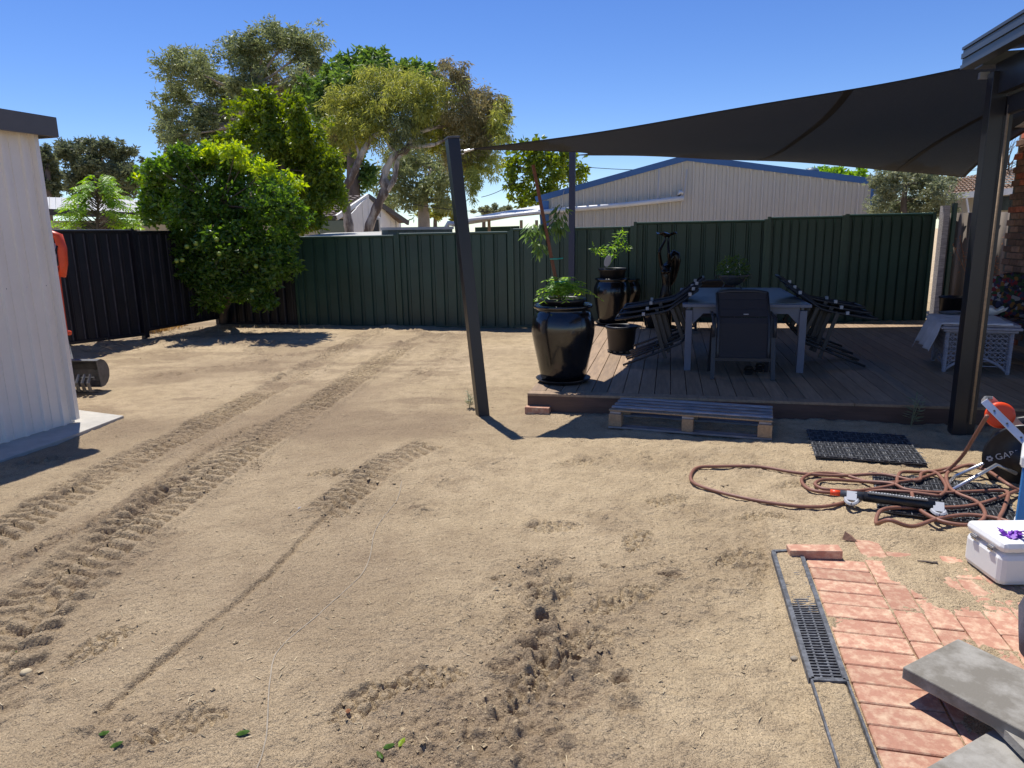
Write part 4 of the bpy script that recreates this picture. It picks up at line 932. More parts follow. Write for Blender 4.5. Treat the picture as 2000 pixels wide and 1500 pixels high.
# ================================================================ MATS
def tile_mesh(sz, nb=10):
    m = MB(); m.box((0, 0, .004), (sz, sz, .008))
    k = -sz/2+.012
    st = (sz-.024)/nb
    for i in range(nb+1):
        m.box((0, k+i*st, .012), (sz-.008, .006, .008)); m.box((k+i*st, 0, .0115), (.005, sz-.008, .007))
    return m
def mat_thing(lab, c, rz, nx, ny, sz=.29, zz=.02, grp='interlocking black plastic deck tiles'):
    t = thing('tile_mat', lab, 'mat', (c.x, c.y, zz), rz, grp); me = None
    for i in range(nx):
        for j in range(ny):
            loc = ((i-(nx-1)/2)*(sz+.003), (j-(ny-1)/2)*(sz+.003), random.uniform(0, .003))
            if me is None: o = tile_mesh(sz).build('grid_tile', M['mat'], t); me = o.data; o.location = loc
            else: o = piece('grid_tile', me, loc, 0, t)
            o.rotation_euler = (random.uniform(-.01, .01), random.uniform(-.01, .01), 0)
            dm = MB()
            if (i, j) == (0, 0) or True:
                ln = sz/4
                for a in range(5):
                    for b_ in range(5):
                        if (a+b_) % 2 == 0: dm.box(((a-2)*ln*.95, (b_-2)*ln*.95, .0172), (ln*.9, .005, .003))
                        else: dm.box(((a-2)*ln*.95, (b_-2)*ln*.95, .0172), (.005, ln*.9, .003))
                d = dm.build('raised_rib', M['matline'], o, kind='stuff')
    return t
mc = [G(1562, 845, 0), G(1735, 853, 0), G(1818, 906, 0), G(1645, 914, 0)]; c = sum(mc, Vector())/4; an = math.atan2((mc[1]-mc[0]).y, (mc[1]-mc[0]).x)
tile_w = (mc[1]-mc[0]).length/3
mat_thing('black grid tile mat lying flat below the deck beside the pallet', c+Vector((0, .03, 0)), an-.06, 3, 3, .262, max(hz(c.x, c.y), 0)+.010)
mc = [G(1722, 932, 0), G(1850, 935, 0), G(1975, 1010, 0), G(1750, 1036, 0)]; c = sum(mc, Vector())/4
mat_thing('black grid tile mat under the tangled hose and sprinkler', c+Vector((.05, 0, 0)), -.42, 3, 3, .262, hz(c.x, c.y)+.008)
# ================================================================ HOSE, SPRINKLER, REEL
def hosepts(L, lift=None):
    out = []
    for i, q in enumerate(L):
        a, b_ = q[0], q[1]; h = q[2] if len(q) > 2 else .016
        p = G(a, b_, h); p.z = h if h > .05 else max(hz(p.x, p.y), 0)+h+(.022 if a > 1712 and 922 < b_ < 1042 else 0)
        out.append(p)
    return [Vector(v) for v in spl(out, 8)]
H1 = [(1928, 812, .60), (1905, 850, .42), (1880, 890, .20), (1850, 920, .05), (1822, 932), (1790, 942), (1745, 948), (1700, 942), (1640, 926), (1590, 925), (1566, 937), (1580, 955), (1620, 962), (1680, 958), (1745, 953), (1752, 940), (1760, 928), (1790, 922), (1825, 928), (1845, 950), (1846, 965), (1835, 975)]
H2 = [(1835, 975), (1760, 966), (1700, 960), (1640, 985), (1580, 990), (1500, 982), (1420, 965), (1360, 946), (1349, 930), (1362, 915), (1400, 911), (1480, 912), (1560, 924), (1640, 929), (1720, 932), (1790, 945), (1800, 930), (1830, 920), (1880, 910, .06), (1925, 918, .07), (1965, 950, .05), (1990, 965)]
H3 = [(1660, 958), (1610, 955), (1592, 945), (1612, 939), (1680, 940), (1740, 950), (1770, 962), (1830, 968), (1900, 966), (1955, 964), (1968, 972), (1960, 1000), (1952, 1025), (1990, 1040)]
H4 = [(1990, 1032), (1940, 1018), (1885, 1012), (1830, 1020), (1780, 1036), (1735, 1038), (1712, 1022), (1718, 1005), (1745, 998), (1800, 998), (1880, 996), (1930, 985), (1965, 972), (2010, 955)]
H5 = [(1780, 968), (1785, 985), (1800, 1005), (1840, 1025), (1890, 1032), (1918, 1022), (1922, 1005), (1905, 985), (1870, 970), (1852, 955), (1848, 935), (1862, 918, .05), (1900, 908, .08), (1940, 925, .06)]
t = thing('garden_hose', 'long brown garden hose lying in loose tangled loops on the sand', 'hose', (2.6, 4.8, 0))
for hp in (H1, H2, H3, H4, H5): MB().tube(hosepts(hp), .0125, 8).build('hose_length', M['hose'], t, world=True, smooth=True)
s0 = G(1640, 972, .04); s1 = G(1842, 998, .04); t = thing('oscillating_sprinkler', 'black bar sprinkler with grey end feet lying among the hose loops', 'sprinkler', s0)
d = (s1-s0).normalized(); 
MB().tube([s0+d*.14+Vector((0, 0, .03)), s1-d*.05+Vector((0, 0, .03))], .034, 14).build('spray_bar', M['plastic'], t, world=True, smooth=True)
m = MB(); 
for k in range(20):
    q = s0.lerp(s1, .30+.028*k)+Vector((0, 0, .064)); m.tube([q, q+Vector((0, 0, .004))], .007, 6)
m.build('nozzles', M['paleink'], t, world=True, kind='stuff')
MB().bar(s0.lerp(s1, .28)+Vector((-.01, -.008, .062)), s0.lerp(s1, .86)+Vector((-.01, -.008, .062)), .03, .006).build('nozzle_strip', M['steel_dark'], t, world=True)
MB().tube([s0+Vector((0, 0, .03)), s0+d*.14+Vector((0, 0, .03))], [.022, .03], 12).build('control_dial', M['gutter'], t, world=True, smooth=True)
MB().tube([s0-d*.06+Vector((0, 0, .03)), s0+Vector((0, 0, .03))], .02, 10).build('connector', M['orangeplastic'], t, world=True, smooth=True)
for e, w_ in ((s0+d*.07, .11), (s1-d*.03, .09)):
    n_ = Vector((d.y, -d.x, 0)); m = MB(); ring = [e+n_*(.02+w_*.8*math.cos(a)+.02)+Vector((0, 0, .012+.0*a))+d*.035*math.sin(a) for a in np.linspace(0, 6.28, 17)]; m.tube(ring, .012, 6); m.bar(e+Vector((0, 0, .05)), e+n_*.06+Vector((0, 0, .01)), .06, .02); m.build('foot', M['label'], t, world=True, smooth=False)
# hose reel
RC = P(2006, 900, 4.75); t = thing('hose_reel', 'hose reel cart with black drum, orange wheel guide and aluminium frame at right', 'hose reel', (RC.x, RC.y, 0))
ax = Vector((-.62, -.75, .0)).normalized(); Mx = ax.to_track_quat('Z', 'Y').to_matrix()
MB().lathe([(0, 0), (.245, 0), (.262, .012), (.265, .03), (.25, .035), (.225, .022), (.10, .03), (.09, .05), (0, .052)], 48, RC, M=Mx).build('drum_flange', M['plastic'], t, world=True, smooth=True)
MB().lathe([(0, 0), (.245, 0), (.262, .012), (.25, .035), (.15, .03), (0, .03)], 48, RC-ax*.32, M=Mx).build('drum_flange', M['plastic'], t, world=True, smooth=True)
MB().lathe([(.12, 0), (.12, .30)], 24, RC-ax*.31, M=Mx).build('drum', M['plastic'], t, world=True)
m = MB()
for k in range(12): m.tube([RC-ax*(.02+.024*k)+(Mx @ Vector((.17*math.cos(a), .17*math.sin(a), 0))) for a in np.linspace(0, 6.28, 25)], .012, 6, cap=False)
m.build('wound_hose', M['hose'], t, world=True, kind='stuff', smooth=True)
W_ = P(1953, 811, 4.9); ax2 = Vector((-.35, -.92, .1)).normalized(); M2 = ax2.to_track_quat('Z', 'Y').to_matrix()
MB().lathe([(.02, -.02), (.07, -.022), (.09, -.016), (.094, -.008), (.082, 0), (.094, .008), (.09, .016), (.07, .022), (.02, .02)], 32, W_, M=M2).build('guide_wheel', M['orangeplastic'], t, world=True, smooth=True)
b0 = P(1922, 783, 4.84); b1_ = P(2012, 872, 4.55)
MB().bar(b0, b1_, .012, .05, up=ax2.cross(b1_-b0)).build('handle_bar', M['silver'], t, world=True, bevel=.003)
b0b = P(1934, 778, 5.02); MB().bar(b0b, P(2012, 850, 4.95), .012, .045, up=ax2.cross(b1_-b0)).build('handle_bar', M['silver'], t, world=True)
MB().tube([b0, b0.lerp(b0b, .5)+Vector((-.01, 0, .01)), b0b], .018, 8).build('handle_end', M['silver'], t, world=True)
for k in (.22, .5, .8):
    q = b0.lerp(b1_, k)+ax2*.008; MB().tube([q, q+ax2*.006], .007, 8).build('rivet', M['steel_dark'], t, world=True)
MB().tube([G(1858, 958, .03), P(1946, 908, 4.72), P(1985, 925, 4.7)], .013, 8).build('leg', M['silver'], t, world=True, smooth=True)
MB().tube([G(1866, 930, .03), P(1935, 899, 4.9), P(1975, 885, 4.9)], .013, 8).build('leg', M['silver'], t, world=True, smooth=True)
MB().tube([G(1858, 958, .03), G(1852, 945, .02), G(1866, 930, .03)], .013, 8).build('leg_foot', M['silver'], t, world=True, smooth=True)
cu = bpy.data.curves.new('lettering', 'FONT'); cu.body = 'GARDENA'; cu.size = .062; cu.extrude = .0005
to = bpy.data.objects.new('lettering_tmp', cu); COL.objects.link(to); dg = bpy.context.evaluated_depsgraph_get(); dg.update()
me = bpy.data.meshes.new_from_object(to.evaluated_get(dg)); bpy.data.objects.remove(to); me.name = 'lettering'; me.materials.clear(); me.materials.append(M['paleink'])
cr = math.cos(R(24)); sr = math.sin(R(24)); hx = Vector((-ax.y, ax.x, 0)); hx = hx if hx.x > 0 else -hx; uz = Vector((0, 0, 1))
lx = hx*cr+uz*sr; ly = -hx*sr+uz*cr; nz = lx.cross(ly)
tp = RC+ax*.034-hx*.175-uz*.02
lb = MB(); lb.v = [tuple(tp+lx*v.co.x+ly*v.co.y+nz*v.co.z) for v in me.vertices]; lb.f = [tuple(p.vertices) for p in me.polygons]; lb.build('lettering', M['paleink'], t, world=True)
m = MB(); q0 = tp-lx*.035+ly*.02
for a in range(6):
    th = a*math.pi/3; q = q0+lx*.014*math.cos(th)+ly*.014*math.sin(th); m.box(q, (.012, .012, .012), Matrix((lx, ly, nz)).transposed())
m.build('flower_logo', M['paleink'], t, world=True)
# ================================================================ PAVING
pz = .031
t = thing('brick_paving', 'x', 'x', (PAV0.x, PAV0.y, 0), -R(13.5)); del t['label']; del t['category']; t['kind'] = 'structure'
pm = box_mesh('paver_brick', (.298, .119, .06), M['paver'], .004); pm2 = box_mesh('paver_brick', (.128, .262, .06), M['paver'], .004); rq = random.Random(2)
for k in range(13): piece('paver_brick', pm, (.155, -.02-.0625-k*.126, pz-.06+rq.uniform(-.0015, .002)), 0, t, rot=(rq.uniform(-.006, .006), rq.uniform(-.006, .006), rq.uniform(-.006, .006)))
for c in range(9):
    for r in range(7):
        y = .28-(r+.5)*.268-(.134 if c % 2 else 0); x = .31+.067+c*.1345
        if c == 2 and r == 0: continue
        piece('paver_brick', pm2, (x, y, pz-.06+rq.uniform(-.0025, .002)), 0, t, rot=(rq.uniform(-.008, .008), rq.uniform(-.008, .008), rq.uniform(-.006, .006)))
L0 = [G(1543, 1085, .05), G(1647, 1089, .05)]; c = (L0[0]+L0[1])/2; an = math.atan2((L0[1]-L0[0]).y, (L0[1]-L0[0]).x)
MB().box((0, 0, 0), (.275, .085, .05), Matrix.Rotation(an, 3, 'Z') @ Matrix.Rotation(-.03, 3, 'Y')).build('loose_brick', M['paver'], label='single loose red brick lying across the top of the drain grate', cat='brick', bevel=.004).location = (c.x+.005, c.y+.045, .028)
c = G(1660, 1052, .04); MB().add([(-.03, .0, 0), (.05, .02, 0), (.045, -.04, 0), (-.01, .015, .045), (.03, .01, .02)], [(0, 2, 3), (2, 1, 4), (2, 4, 3), (0, 3, 1), (1, 3, 4), (0, 1, 2)]).build('brick_shard', M['brick'], label='small dark brick shard poking up at the paving edge', cat='brick shard').location = (c.x, c.y, .03)
# drain grate
g0, g1, g2, g3 = [G(*q, .035) for q in ((1510, 1080), (1562, 1078), (1652, 1334), (1585, 1331))]
t = thing('drain_grate', 'long grey slotted drain grate half filled with sand beside the pavers', 'drain grate', g3)
for a, b_, nm in ((g0, g3, 'side_bar'), (g1, g2, 'side_bar'), (g0, g1, 'end_bar'), (g3, g2, 'end_bar')): MB().bar(a, b_, .021, .03).build(nm, M['grate'], t, world=True)
sl = MB().bar(g3.lerp(g0, .0), g2, .007, .012); n_ = 56
for k in range(1, n_):
    a, b_ = g3.lerp(g0, k/n_), g2.lerp(g1, k/n_); MB().bar(a+Vector((0, 0, -.001)), b_+Vector((0, 0, -.001)), .007, .012).build('slat', M['grate'], t, world=True)
for q in (.33, .66): MB().bar(g3.lerp(g2, q)+Vector((0, 0, -.003)), g0.lerp(g1, q)+Vector((0, 0, -.003)), .008, .012).build('rib', M['grate'], t, world=True)
MB().bar(G(1585, 1333, .035), G(1655, 1560, .035), .008, .03).build('edging_strip', M['grate'], label='thin dark edging line left of the lower pavers, running from the grate', cat='edging')
MB().bar(G(1655, 1336, .035), G(1738, 1560, .035), .008, .03).build('edging_strip', M['grate'], label='thin dark edging line touching the lower pavers, below the grate', cat='edging')
# slabs
def slab(lab, corner, ang, L, W, z0, z1, tilt=0):
    t = thing('paving_slab', lab, 'paving slab', (corner.x, corner.y, z0), ang, 'grey concrete slabs stacked on the paving')
    m = MB(); m.box((L/2, W/2, (z1-z0)/2), (L, W, z1-z0)); o = m.build('slab_body', M['slab'], t, bevel=.005); return t
sc_ = G(1763, 1302, .168); u1 = Vector((.49, -.87, 0)).normalized(); a_ = math.atan2(u1.y, u1.x)
s1_ = slab('upper grey concrete slab tilted over the other slab', sc_, a_, .62, .37, .118, .168)
sc2 = G(1897, 1427, .088)-Vector((.84, .55, 0)).normalized()*.30+u1*.0; slab('lower grey concrete slab at the bottom right corner of the photo', sc2+Vector((.0, 0, 0)), a_-.03, .60, .60, .036, .086)
MB().box((0, 0, .0), (.2, .2, .034)).build('packing_block', M['slab'], label='small concrete block propping the upper slab', cat='block').location = (sc2.x+.42, sc2.y+.06, .103)
# white case
w0_ = G(1950, 1147, .035); w1_ = G(1884, 1098, .035); e1 = (w1_-w0_); Lw = e1.length; e1.normalize(); e2 = Vector((e1.y, -e1.x, 0)); an = math.atan2(e1.y, e1.x)
t = thing('white_case', 'white hard plastic case with two metal hinges standing on the pavers', 'case', w0_, an)
Lw = max(Lw, .3)
MB().box((Lw/2, -.2, .085), (Lw, .4, .17)).build('case_body', M['white'], t, bevel=.03)
MB().box((Lw/2, -.2, .205), (Lw+.008, .408, .062)).build('lid', M['white'], t, bevel=.028)
for x in (.28, .72):
    MB().box((x*Lw, .005, .172), (.04, .008, .03)).build('hinge', M['silver'], t, bevel=.002); MB().tube([(x*Lw-.02, .01, .174), (x*Lw+.02, .01, .174)], .005, 6).build('hinge_pin', M['steel_dark'], t)
tz2 = .036+.236; c = G(1938, 1036, tz2); t = thing('ribbon', 'crumpled purple ribbon on the lid of the white case', 'ribbon', G(1975, 1048, tz2))
m = MB(); rr = random.Random(8)
for k in range(6):
    p = Vector((0, 0, .008)); pts = [p]; a = rr.random()*6.28
    for q in range(5): a += rr.uniform(-1.2, 1.2); p = p+Vector((math.cos(a)*.013, math.sin(a)*.013, rr.uniform(-.008, .014))); p.z = max(p.z, .004); pts.append(p)
    for x, y in zip(pts[:-1], pts[1:]): m.bar(x, y+(y-x)*.15, .022, .003, up=(rr.uniform(-.6, .6), rr.uniform(-.6, .6), 1))
m.build('ribbon_folds', M['purple'], t)
MB().tube([G(1957, 1037, tz2+.004), G(1966, 1040, tz2+.004)], [.009, .007], 8).build('button', M['label'], label='small pale knob on the lid of the white case beside the ribbon', cat='knob', smooth=True)
# cooler and bag at right edge
q = G(1970, 1060, .04); t = thing('drink_cooler', 'blue cooler with a white lid cut by the right edge of the photo', 'cooler', q+Vector((.02, 0, 0)), -.64); t.scale = (1, 1, .8)
MB().box((.2, .16, .30), (.40, .32, .50)).build('cooler_body', M['blue'], t, bevel=.02)
MB().box((.2, .16, .60), (.43, .35, .10)).build('lid', M['white'], t, bevel=.025); MB().box((.2, .16, .04), (.41, .33, .06)).build('base', M['white'], t, bevel=.015)
MB().tube([(.42, .05, .5), (.43, .05, .42), (.43, .27, .42), (.42, .27, .5)], .01, 6).build('handle', M['white'], t)
q = G(1990, 1315, .04); t = thing('fabric_bag', 'slate grey fabric bag slumped at the right edge above the slabs', 'bag', q+Vector((.165, 0, 0)))
m = MB(); n = 28
for k, (r, zz) in enumerate(((0, 0), (.10, .0), (.13, .04), (.15, .12), (.155, .22), (.14, .30), (.13, .36), (.10, .40), (0, .41))):
    for j in range(n):
        a = 6.283*j/n; f_ = 1+.06*math.sin(5*a+k*.9)+.04*math.sin(9*a-k*1.4); m.v.append((r*f_*math.cos(a), r*f_*math.sin(a), zz+.01*math.sin(3*a)))
for k in range(8):
    for j in range(n): m.f.append((k*n+j, k*n+(j+1) % n, (k+1)*n+(j+1) % n, (k+1)*n+j))
m.build('bag_body', M['greybag'], t, smooth=True)
MB().tube([(-.05, 0, .40), (0, -.02, .47), (.05, 0, .40)], .01, 6).build('bag_handle', M['greybag'], t, smooth=True)
# ================================================================ SMALL THINGS
rs = random.Random(12)
m = MB()     # straw and bark bits
for i in range(900):
    px = rs.uniform(-20, 1500); py = 1500-(rs.random()**.7)*820; p = G(px, py)
    if p.x > 1.2 and p.y < 4.2: continue
    h = hz(p.x, p.y)+.004; a = rs.random()*3.14; L = rs.uniform(.008, .035); d = Vector((math.cos(a), math.sin(a), rs.uniform(-.1, .25)))*L
    m.bar(Vector((p.x, p.y, h))-d*.5, Vector((p.x, p.y, h))+d*.5, .003, .002)
m.build('straw_bits', M['straw'], kind='stuff', label='scattered straw and chips on the sand', cat='straw')
m = MB(); ico = None
for i in range(2600):
    if rs.random() < .7:
        a = rs.choice([(1060, 1110, .25), (1050, 1190, .3), (1030, 1300, .3), (1180, 1260, .3), (1290, 1110, .2), (250, 990, .5), (430, 860, .6), (120, 1060, .4), (660, 1000, .2), (730, 930, .2), (500, 910, .15), (800, 1470, .25), (900, 1430, .4), (340, 940, .4), (1010, 1230, .3), (600, 660, .6), (350, 680, .7)])
        c = G(a[0], a[1]); p = Vector((c.x+rs.gauss(0, a[2]*.6), c.y+rs.gauss(0, a[2]*.6), 0))
    else: p = G(rs.uniform(-20, 1500), 1500-(rs.random()**.8)*800)
    if (p.x > 1.15 and p.y < 4.2) or p.y < 1.4: continue
    r = rs.uniform(.003, .008)*(1 if rs.random() < .93 else 2.2); h = hz(p.x, p.y)+r*.4
    j = [1+rs.uniform(-.3, .3) for _ in range(6)]
    m.add([(p.x+r*j[0], p.y, h), (p.x, p.y+r*j[1], h), (p.x-r*j[2], p.y, h), (p.x, p.y-r*j[3], h), (p.x, p.y, h+r*.4*j[4]), (p.x, p.y, h-r)],
          [(0, 1, 4), (1, 2, 4), (2, 3, 4), (3, 0, 4), (1, 0, 5), (2, 1, 5), (3, 2, 5), (0, 3, 5)])
o = m.build('sand_clods', M['sand'], kind='stuff', label='loose clods of sandy soil around the prints', cat='clods')
def onleaf(px, py, L, W, a, mat, lab, up=.01):
    p = G(px, py); p.z = hz(p.x, p.y)+up; d = Vector((math.cos(a), math.sin(a), .1)); s = Vector((-math.sin(a), math.cos(a), .25)); m = MB()
    q = [p-d*L/2, p-d*L*.2+s*W/2, p+d*L*.25+s*W*.4, p+d*L/2, p+d*L*.25-s*W*.4, p-d*L*.2-s*W/2, p+Vector((0, 0, .006))]
    m.add(q, [(i, (i+1) % 6, 6) for i in range(6)]); o = m.build('fallen_leaf', mat, label=lab, cat='leaf'); o.modifiers.new('s', 'SOLIDIFY').thickness = .0012
onleaf(475, 1437, .055, .022, .2, M['citrus'], 'single green leaf on the sand at the bottom left of centre')
onleaf(585, 997, .03, .008, .9, M['white'], 'thin white scrap on the bare sand between the wheel tracks')
onleaf(680, 1392, .022, .02, .3, M['deadleaf'], 'small orange fragment on the sand near the lower middle')
for i, (a, b_, an, mt, lb_) in enumerate(((760, 1465, .3, 'citrus', 'leftmost of the green leaves clustered at the bottom middle'), (785, 1455, 1.2, 'lime', 'pale green leaf of the cluster at the bottom middle'), (742, 1478, 2.2, 'citrus', 'darker green leaf at the lower edge of the bottom cluster'), (30, 1278, .5, 'citrus', 'small green leaf at the left edge near the stone'), (205, 1438, .1, 'citrus', 'curled green leaf near the bottom left boot print'), (230, 1470, .6, 'citrus', 'green leaf right of the bottom left boot print'))):
    onleaf(a, b_, .045, .02, an, M[mt], lb_)
for (a, b_, r, mt, lb_) in ((50, 1305, .022, 'straw', 'tan stone chip at the left edge among the wheel marks'), (1553, 1274, .016, 'stone', 'round pale pebble touching the drain grate'), (1700, 1130, .012, 'gutter', 'small olive pebble on the pavers')):
    p = G(a, b_, .03); m = MB(); m.lathe([(0, -.6*r), (.7*r, -.4*r), (r, 0), (.75*r, .4*r), (0, .6*r)], 10, sx=1.2); o = m.build('pebble', M[mt], label=lb_, cat='pebble', smooth=True); o.location = (p.x, p.y, (hz(p.x, p.y))-.2*r)
for (a, b_, an, mt, lb_) in ((968, 1152, .3, 'straw', 'pale curled dry leaf beside the dark hole in the sand'), (995, 1142, .9, 'straw', 'second pale dry leaf right of the dark hole in the sand')): onleaf(a, b_, .035, .014, an, M[mt], lb_)
p = G(1812, 1098, .045); MB().tube([p+Vector((-.045, .02, 0)), p+Vector((-.01, .0, .004)), p+Vector((.02, 0, -.002)), p+Vector((.045, -.012, .004))], [.003, .006, .005, .007], 6).build('twig', M['bark'], label='short brown twig lying on the sandy pavers', cat='twig')
# the pressed cord
cp = [Vector((q[0], q[1], hz(q[0], q[1])+.0005)) for q in spl(gp(*CORD), 10)]
MB().tube(cp, .0035, 6).build('buried_cord', M['stone'], label='thin grey cord curving half buried through the bare sand', cat='cord', smooth=True)
# weeds
def weed(c, n, h, lab, mat='olive'):
    t = thing('weed', lab, 'weed', c); m = MB(); st = MB()
    for i in range(n):
        a = rs.random()*6.28; e = Vector((math.cos(a)*rs.uniform(.1, .5), math.sin(a)*rs.uniform(.1, .5), 1)).normalized(); L = h*rs.uniform(.5, 1); st.tube([(0, 0, -.02), e*L*.5, e*L], .002, 4)
        for k in range(7): q = e*L*(.25+.11*k); leaf(m, q, Vector((rs.uniform(-1, 1), rs.uniform(-1, 1), .2)).normalized(), h*.3, h*.05, rs)
    m.build('leaves', M[mat], t, kind='stuff'); st.build('stems', M[mat], t, kind='stuff')
c = G(917, 795); weed(Vector((c.x, c.y, hz(c.x, c.y))), 9, .22, 'small grey green weed at the foot of the leaning sail post')
c = G(1777, 838); weed(Vector((c.x, c.y, .03)), 7, .32, 'spindly weed growing against the front of the deck near the patio post')
blades('tree_litter', (cn.x+1.2, cn.y-1.0, .02), (1.6, .5), 160, .05, M['straw'], 1.5, .004, label='dead stalks along the foot of the corner fence', cat='litter')
m = MB(); c = lf(175)-VV*0+UV*.35
for i in range(160):
    p = c+VV*rs.uniform(-.6, 2.6)+UV*rs.gauss(0, .18); p.z = hz(p.x, p.y)+.01; a = rs.random()*6.28; L = rs.uniform(.05, .2); d = Vector((math.cos(a), math.sin(a), rs.uniform(0, .5)))*L; m.tube([p, p+d*.5+Vector((0, 0, .015)), p+d], .003, 4)
m.build('dry_twigs', M['straw'], kind='stuff', label='tangle of dry twigs along the foot of the black fence', cat='twigs')
# dried weed against cement fence
t = thing('dried_weed', 'tall dried brown weed against the cement sheet fence', 'weed', P(1930, 600, 11.3)); m = MB(); st = MB()
for i in range(9):
    q0 = P(1905+rs.uniform(-30, 45), 600, 11.3); q1 = P(1915+rs.uniform(-60, 40), rs.uniform(455, 520), 11.3); st.tube([q0, q0.lerp(q1, .5)+Vector((rs.uniform(-.1, .1), 0, 0)), q1], .004, 4)
    for k in range(34): leaf(m, q0.lerp(q1, rs.uniform(.3, 1))+Vector((rs.gauss(0, .06), rs.gauss(0, .06), rs.gauss(0, .04))), Vector((rs.uniform(-1, 1), rs.uniform(-1, 1), rs.uniform(-1, .5))).normalized(), .045, .02, rs)
m.build('leaves', M['deadleaf'], t, world=True, kind='stuff'); st.build('stems', M['deadleaf'], t, world=True, kind='stuff')
# ================================================================ BUILDINGS BEYOND THE FENCE
# beige steel shed with blue trim
S0 = Vector((.87, 20.0, 0)); SL = 8.56; zl, zr, zp, sp_ = 2.66, 2.79, 3.58, 3.85
t = thing('beige_steel_shed', 'large beige ribbed steel shed with blue trim beyond the green fence', 'shed', S0)
def top(s): return zl+(zp-zl)*s/sp_ if s < sp_ else zp+(zr-zp)*(s-sp_)/(SL-sp_)
ns = 10; wv2 = SL/ns
for k in range(ns):
    m = MB(); a = k*wv2; pts = []; pitch = wv2/3
    for i in range(3):
        for x, h in ((0, 0), (.08, 1), (.2, 1), (.28, 0), (.62, 0), (.64, .25), (.68, 0)): pts.append((a+(i+x)*pitch, h*.07))
    pts.append((a+wv2+.004, 0))
    for s, h in pts:
        q = S0+UV*s-VV*h; m.v.append((q.x, q.y, 0)); m.v.append((q.x, q.y, top(s)))
    m.f = [(2*i, 2*i+2, 2*i+3, 2*i+1) for i in range(len(pts)-1)]; m.build('wall_sheet', M['beige'], t, world=True)
def SP2(s, z, o=0): return S0+UV*s-VV*o+Vector((0, 0, z))
for a, b_ in ((-.12, sp_), (sp_, SL+.12)): MB().bar(SP2(a, top(max(0, a))+.04 if a > 0 else top(0)+.02, .10), SP2(b_, top(min(SL, b_))+.04, .10), .05, .15).build('barge_board', M['bluetrim'], t, world=True)
for a in (.12, SL-.14): MB().bar(SP2(a, 0, .095), SP2(a, top(a)-.05, .095), .24, .03, up=VV).build('corner_trim', M['bluetrim'], t, world=True)
for a0_, a1__ in ((-.12, sp_), (sp_, SL+.12)):
    z0_, z1_ = top(max(0, a0_)), top(min(SL, a1__)); m = MB().add([SP2(a0_, z0_+.07), SP2(a1__, z1_+.07), SP2(a1__, z1_+.07, -9), SP2(a0_, z0_+.07, -9)], [(0, 1, 2, 3)]); m.build('roof', M['greyroof'], t, world=True)
for a in (0, SL): MB().add([SP2(a, 0), SP2(a, 0, -9), SP2(a, top(a), -9), SP2(a, top(a))], [(0, 1, 2, 3)]).build('side_wall', M['beige'], t, world=True)
q = SP2(7.0, top(7)+.08, -.5); MB().lathe([(0, 0), (.16, 0), (.19, .06), (.15, .15), (0, .19)], 20, q).build('roof_vent', M['greyroof'], t, world=True, smooth=True)
q = SP2(SL+.16, top(SL)-.0, .0); MB().box(q+Vector((0, 0, -.07)), (.18, .2, .14)).build('gutter_end', M['whitepipe'], t, world=True)
q = SP2(SL+.17, top(SL)-.3, .1); MB().lathe([(0, -.1), (.06, -.08), (.08, 0), (.06, .08), (0, .1)], 14, q).build('wall_lamp', M['white'], t, world=True, smooth=True)
# pvc pipe
def PW(a, b_): 
    k = ray(a, b_); kk = k.x/k.y; s = (kk*S0.y-S0.x)/(UV.x-kk*UV.y); q = S0+UV*s-VV*.16; return P(a, b_, q.y)
t = thing('white_drain_pipe', 'long white plastic pipe sloping down across the beige shed wall', 'pipe', PW(1338, 385))
MB().tube([PW(1336, 387), PW(1220, 400), PW(1080, 412), PW(1000, 420), PW(940, 430), PW(888, 438)], .065, 12).build('main_pipe', M['whitepipe'], t, world=True, smooth=True)
MB().tube([PW(1337, 382)+Vector((-.05, -.02, .05)), PW(1334, 379)+Vector((-.05, -.02, .06)), PW(1326, 381), PW(1330, 372)], .045, 10).build('elbow', M['whitepipe'], t, world=True, smooth=True)
MB().tube([PW(890, 438), PW(876, 436), PW(872, 444), PW(872, 452)], .07, 10).build('lower_elbow', M['whitepipe'], t, world=True, smooth=True)
for a, b0_, b1__ in ((1287, 330, 400), (1342, 330, 382), (1102, 372, 392)): MB().bar(PW(a, b0_), PW(a-3 if a == 1287 else a-6, b1__), .035, .01).build('strap', M['label'], t, world=True)
# carport roof left of the shed
t = thing('white_carport', 'low white carport roof with posts left of the beige shed', 'carport', P(980, 450, 19.5))
a, b_, c, d = P(895, 432, 19), P(1052, 404, 20), P(1052, 410, 23), P(930, 428, 23)
m = MB().add([P(890, 434, 18.6), P(1058, 416, 19.6), P(1058, 403, 24), P(960, 420, 24)], [(0, 1, 2, 3)]); o = m.build('roof', M['whitepipe'], t, world=True); o.modifiers.new('s', 'SOLIDIFY').thickness = .05
for a in (955, 1018, 1048): q = P(a, 430, 19.6); MB().bar((q.x, q.y, 0), (q.x, q.y, q.z), .08, .08).build('post', M['palletfresh'], t, world=True)
q0, q1 = P(928, 460, 21.5), P(1015, 460, 21.5); MB().add([(q0.x, q0.y, 0), (q1.x, q1.y, 0), (q1.x, q1.y, 2.0), (q0.x, q0.y, 1.98)], [(0, 1, 2, 3)]).build('green_screen', PM('green_mesh', (.04, .10, .08), .8), t, world=True)
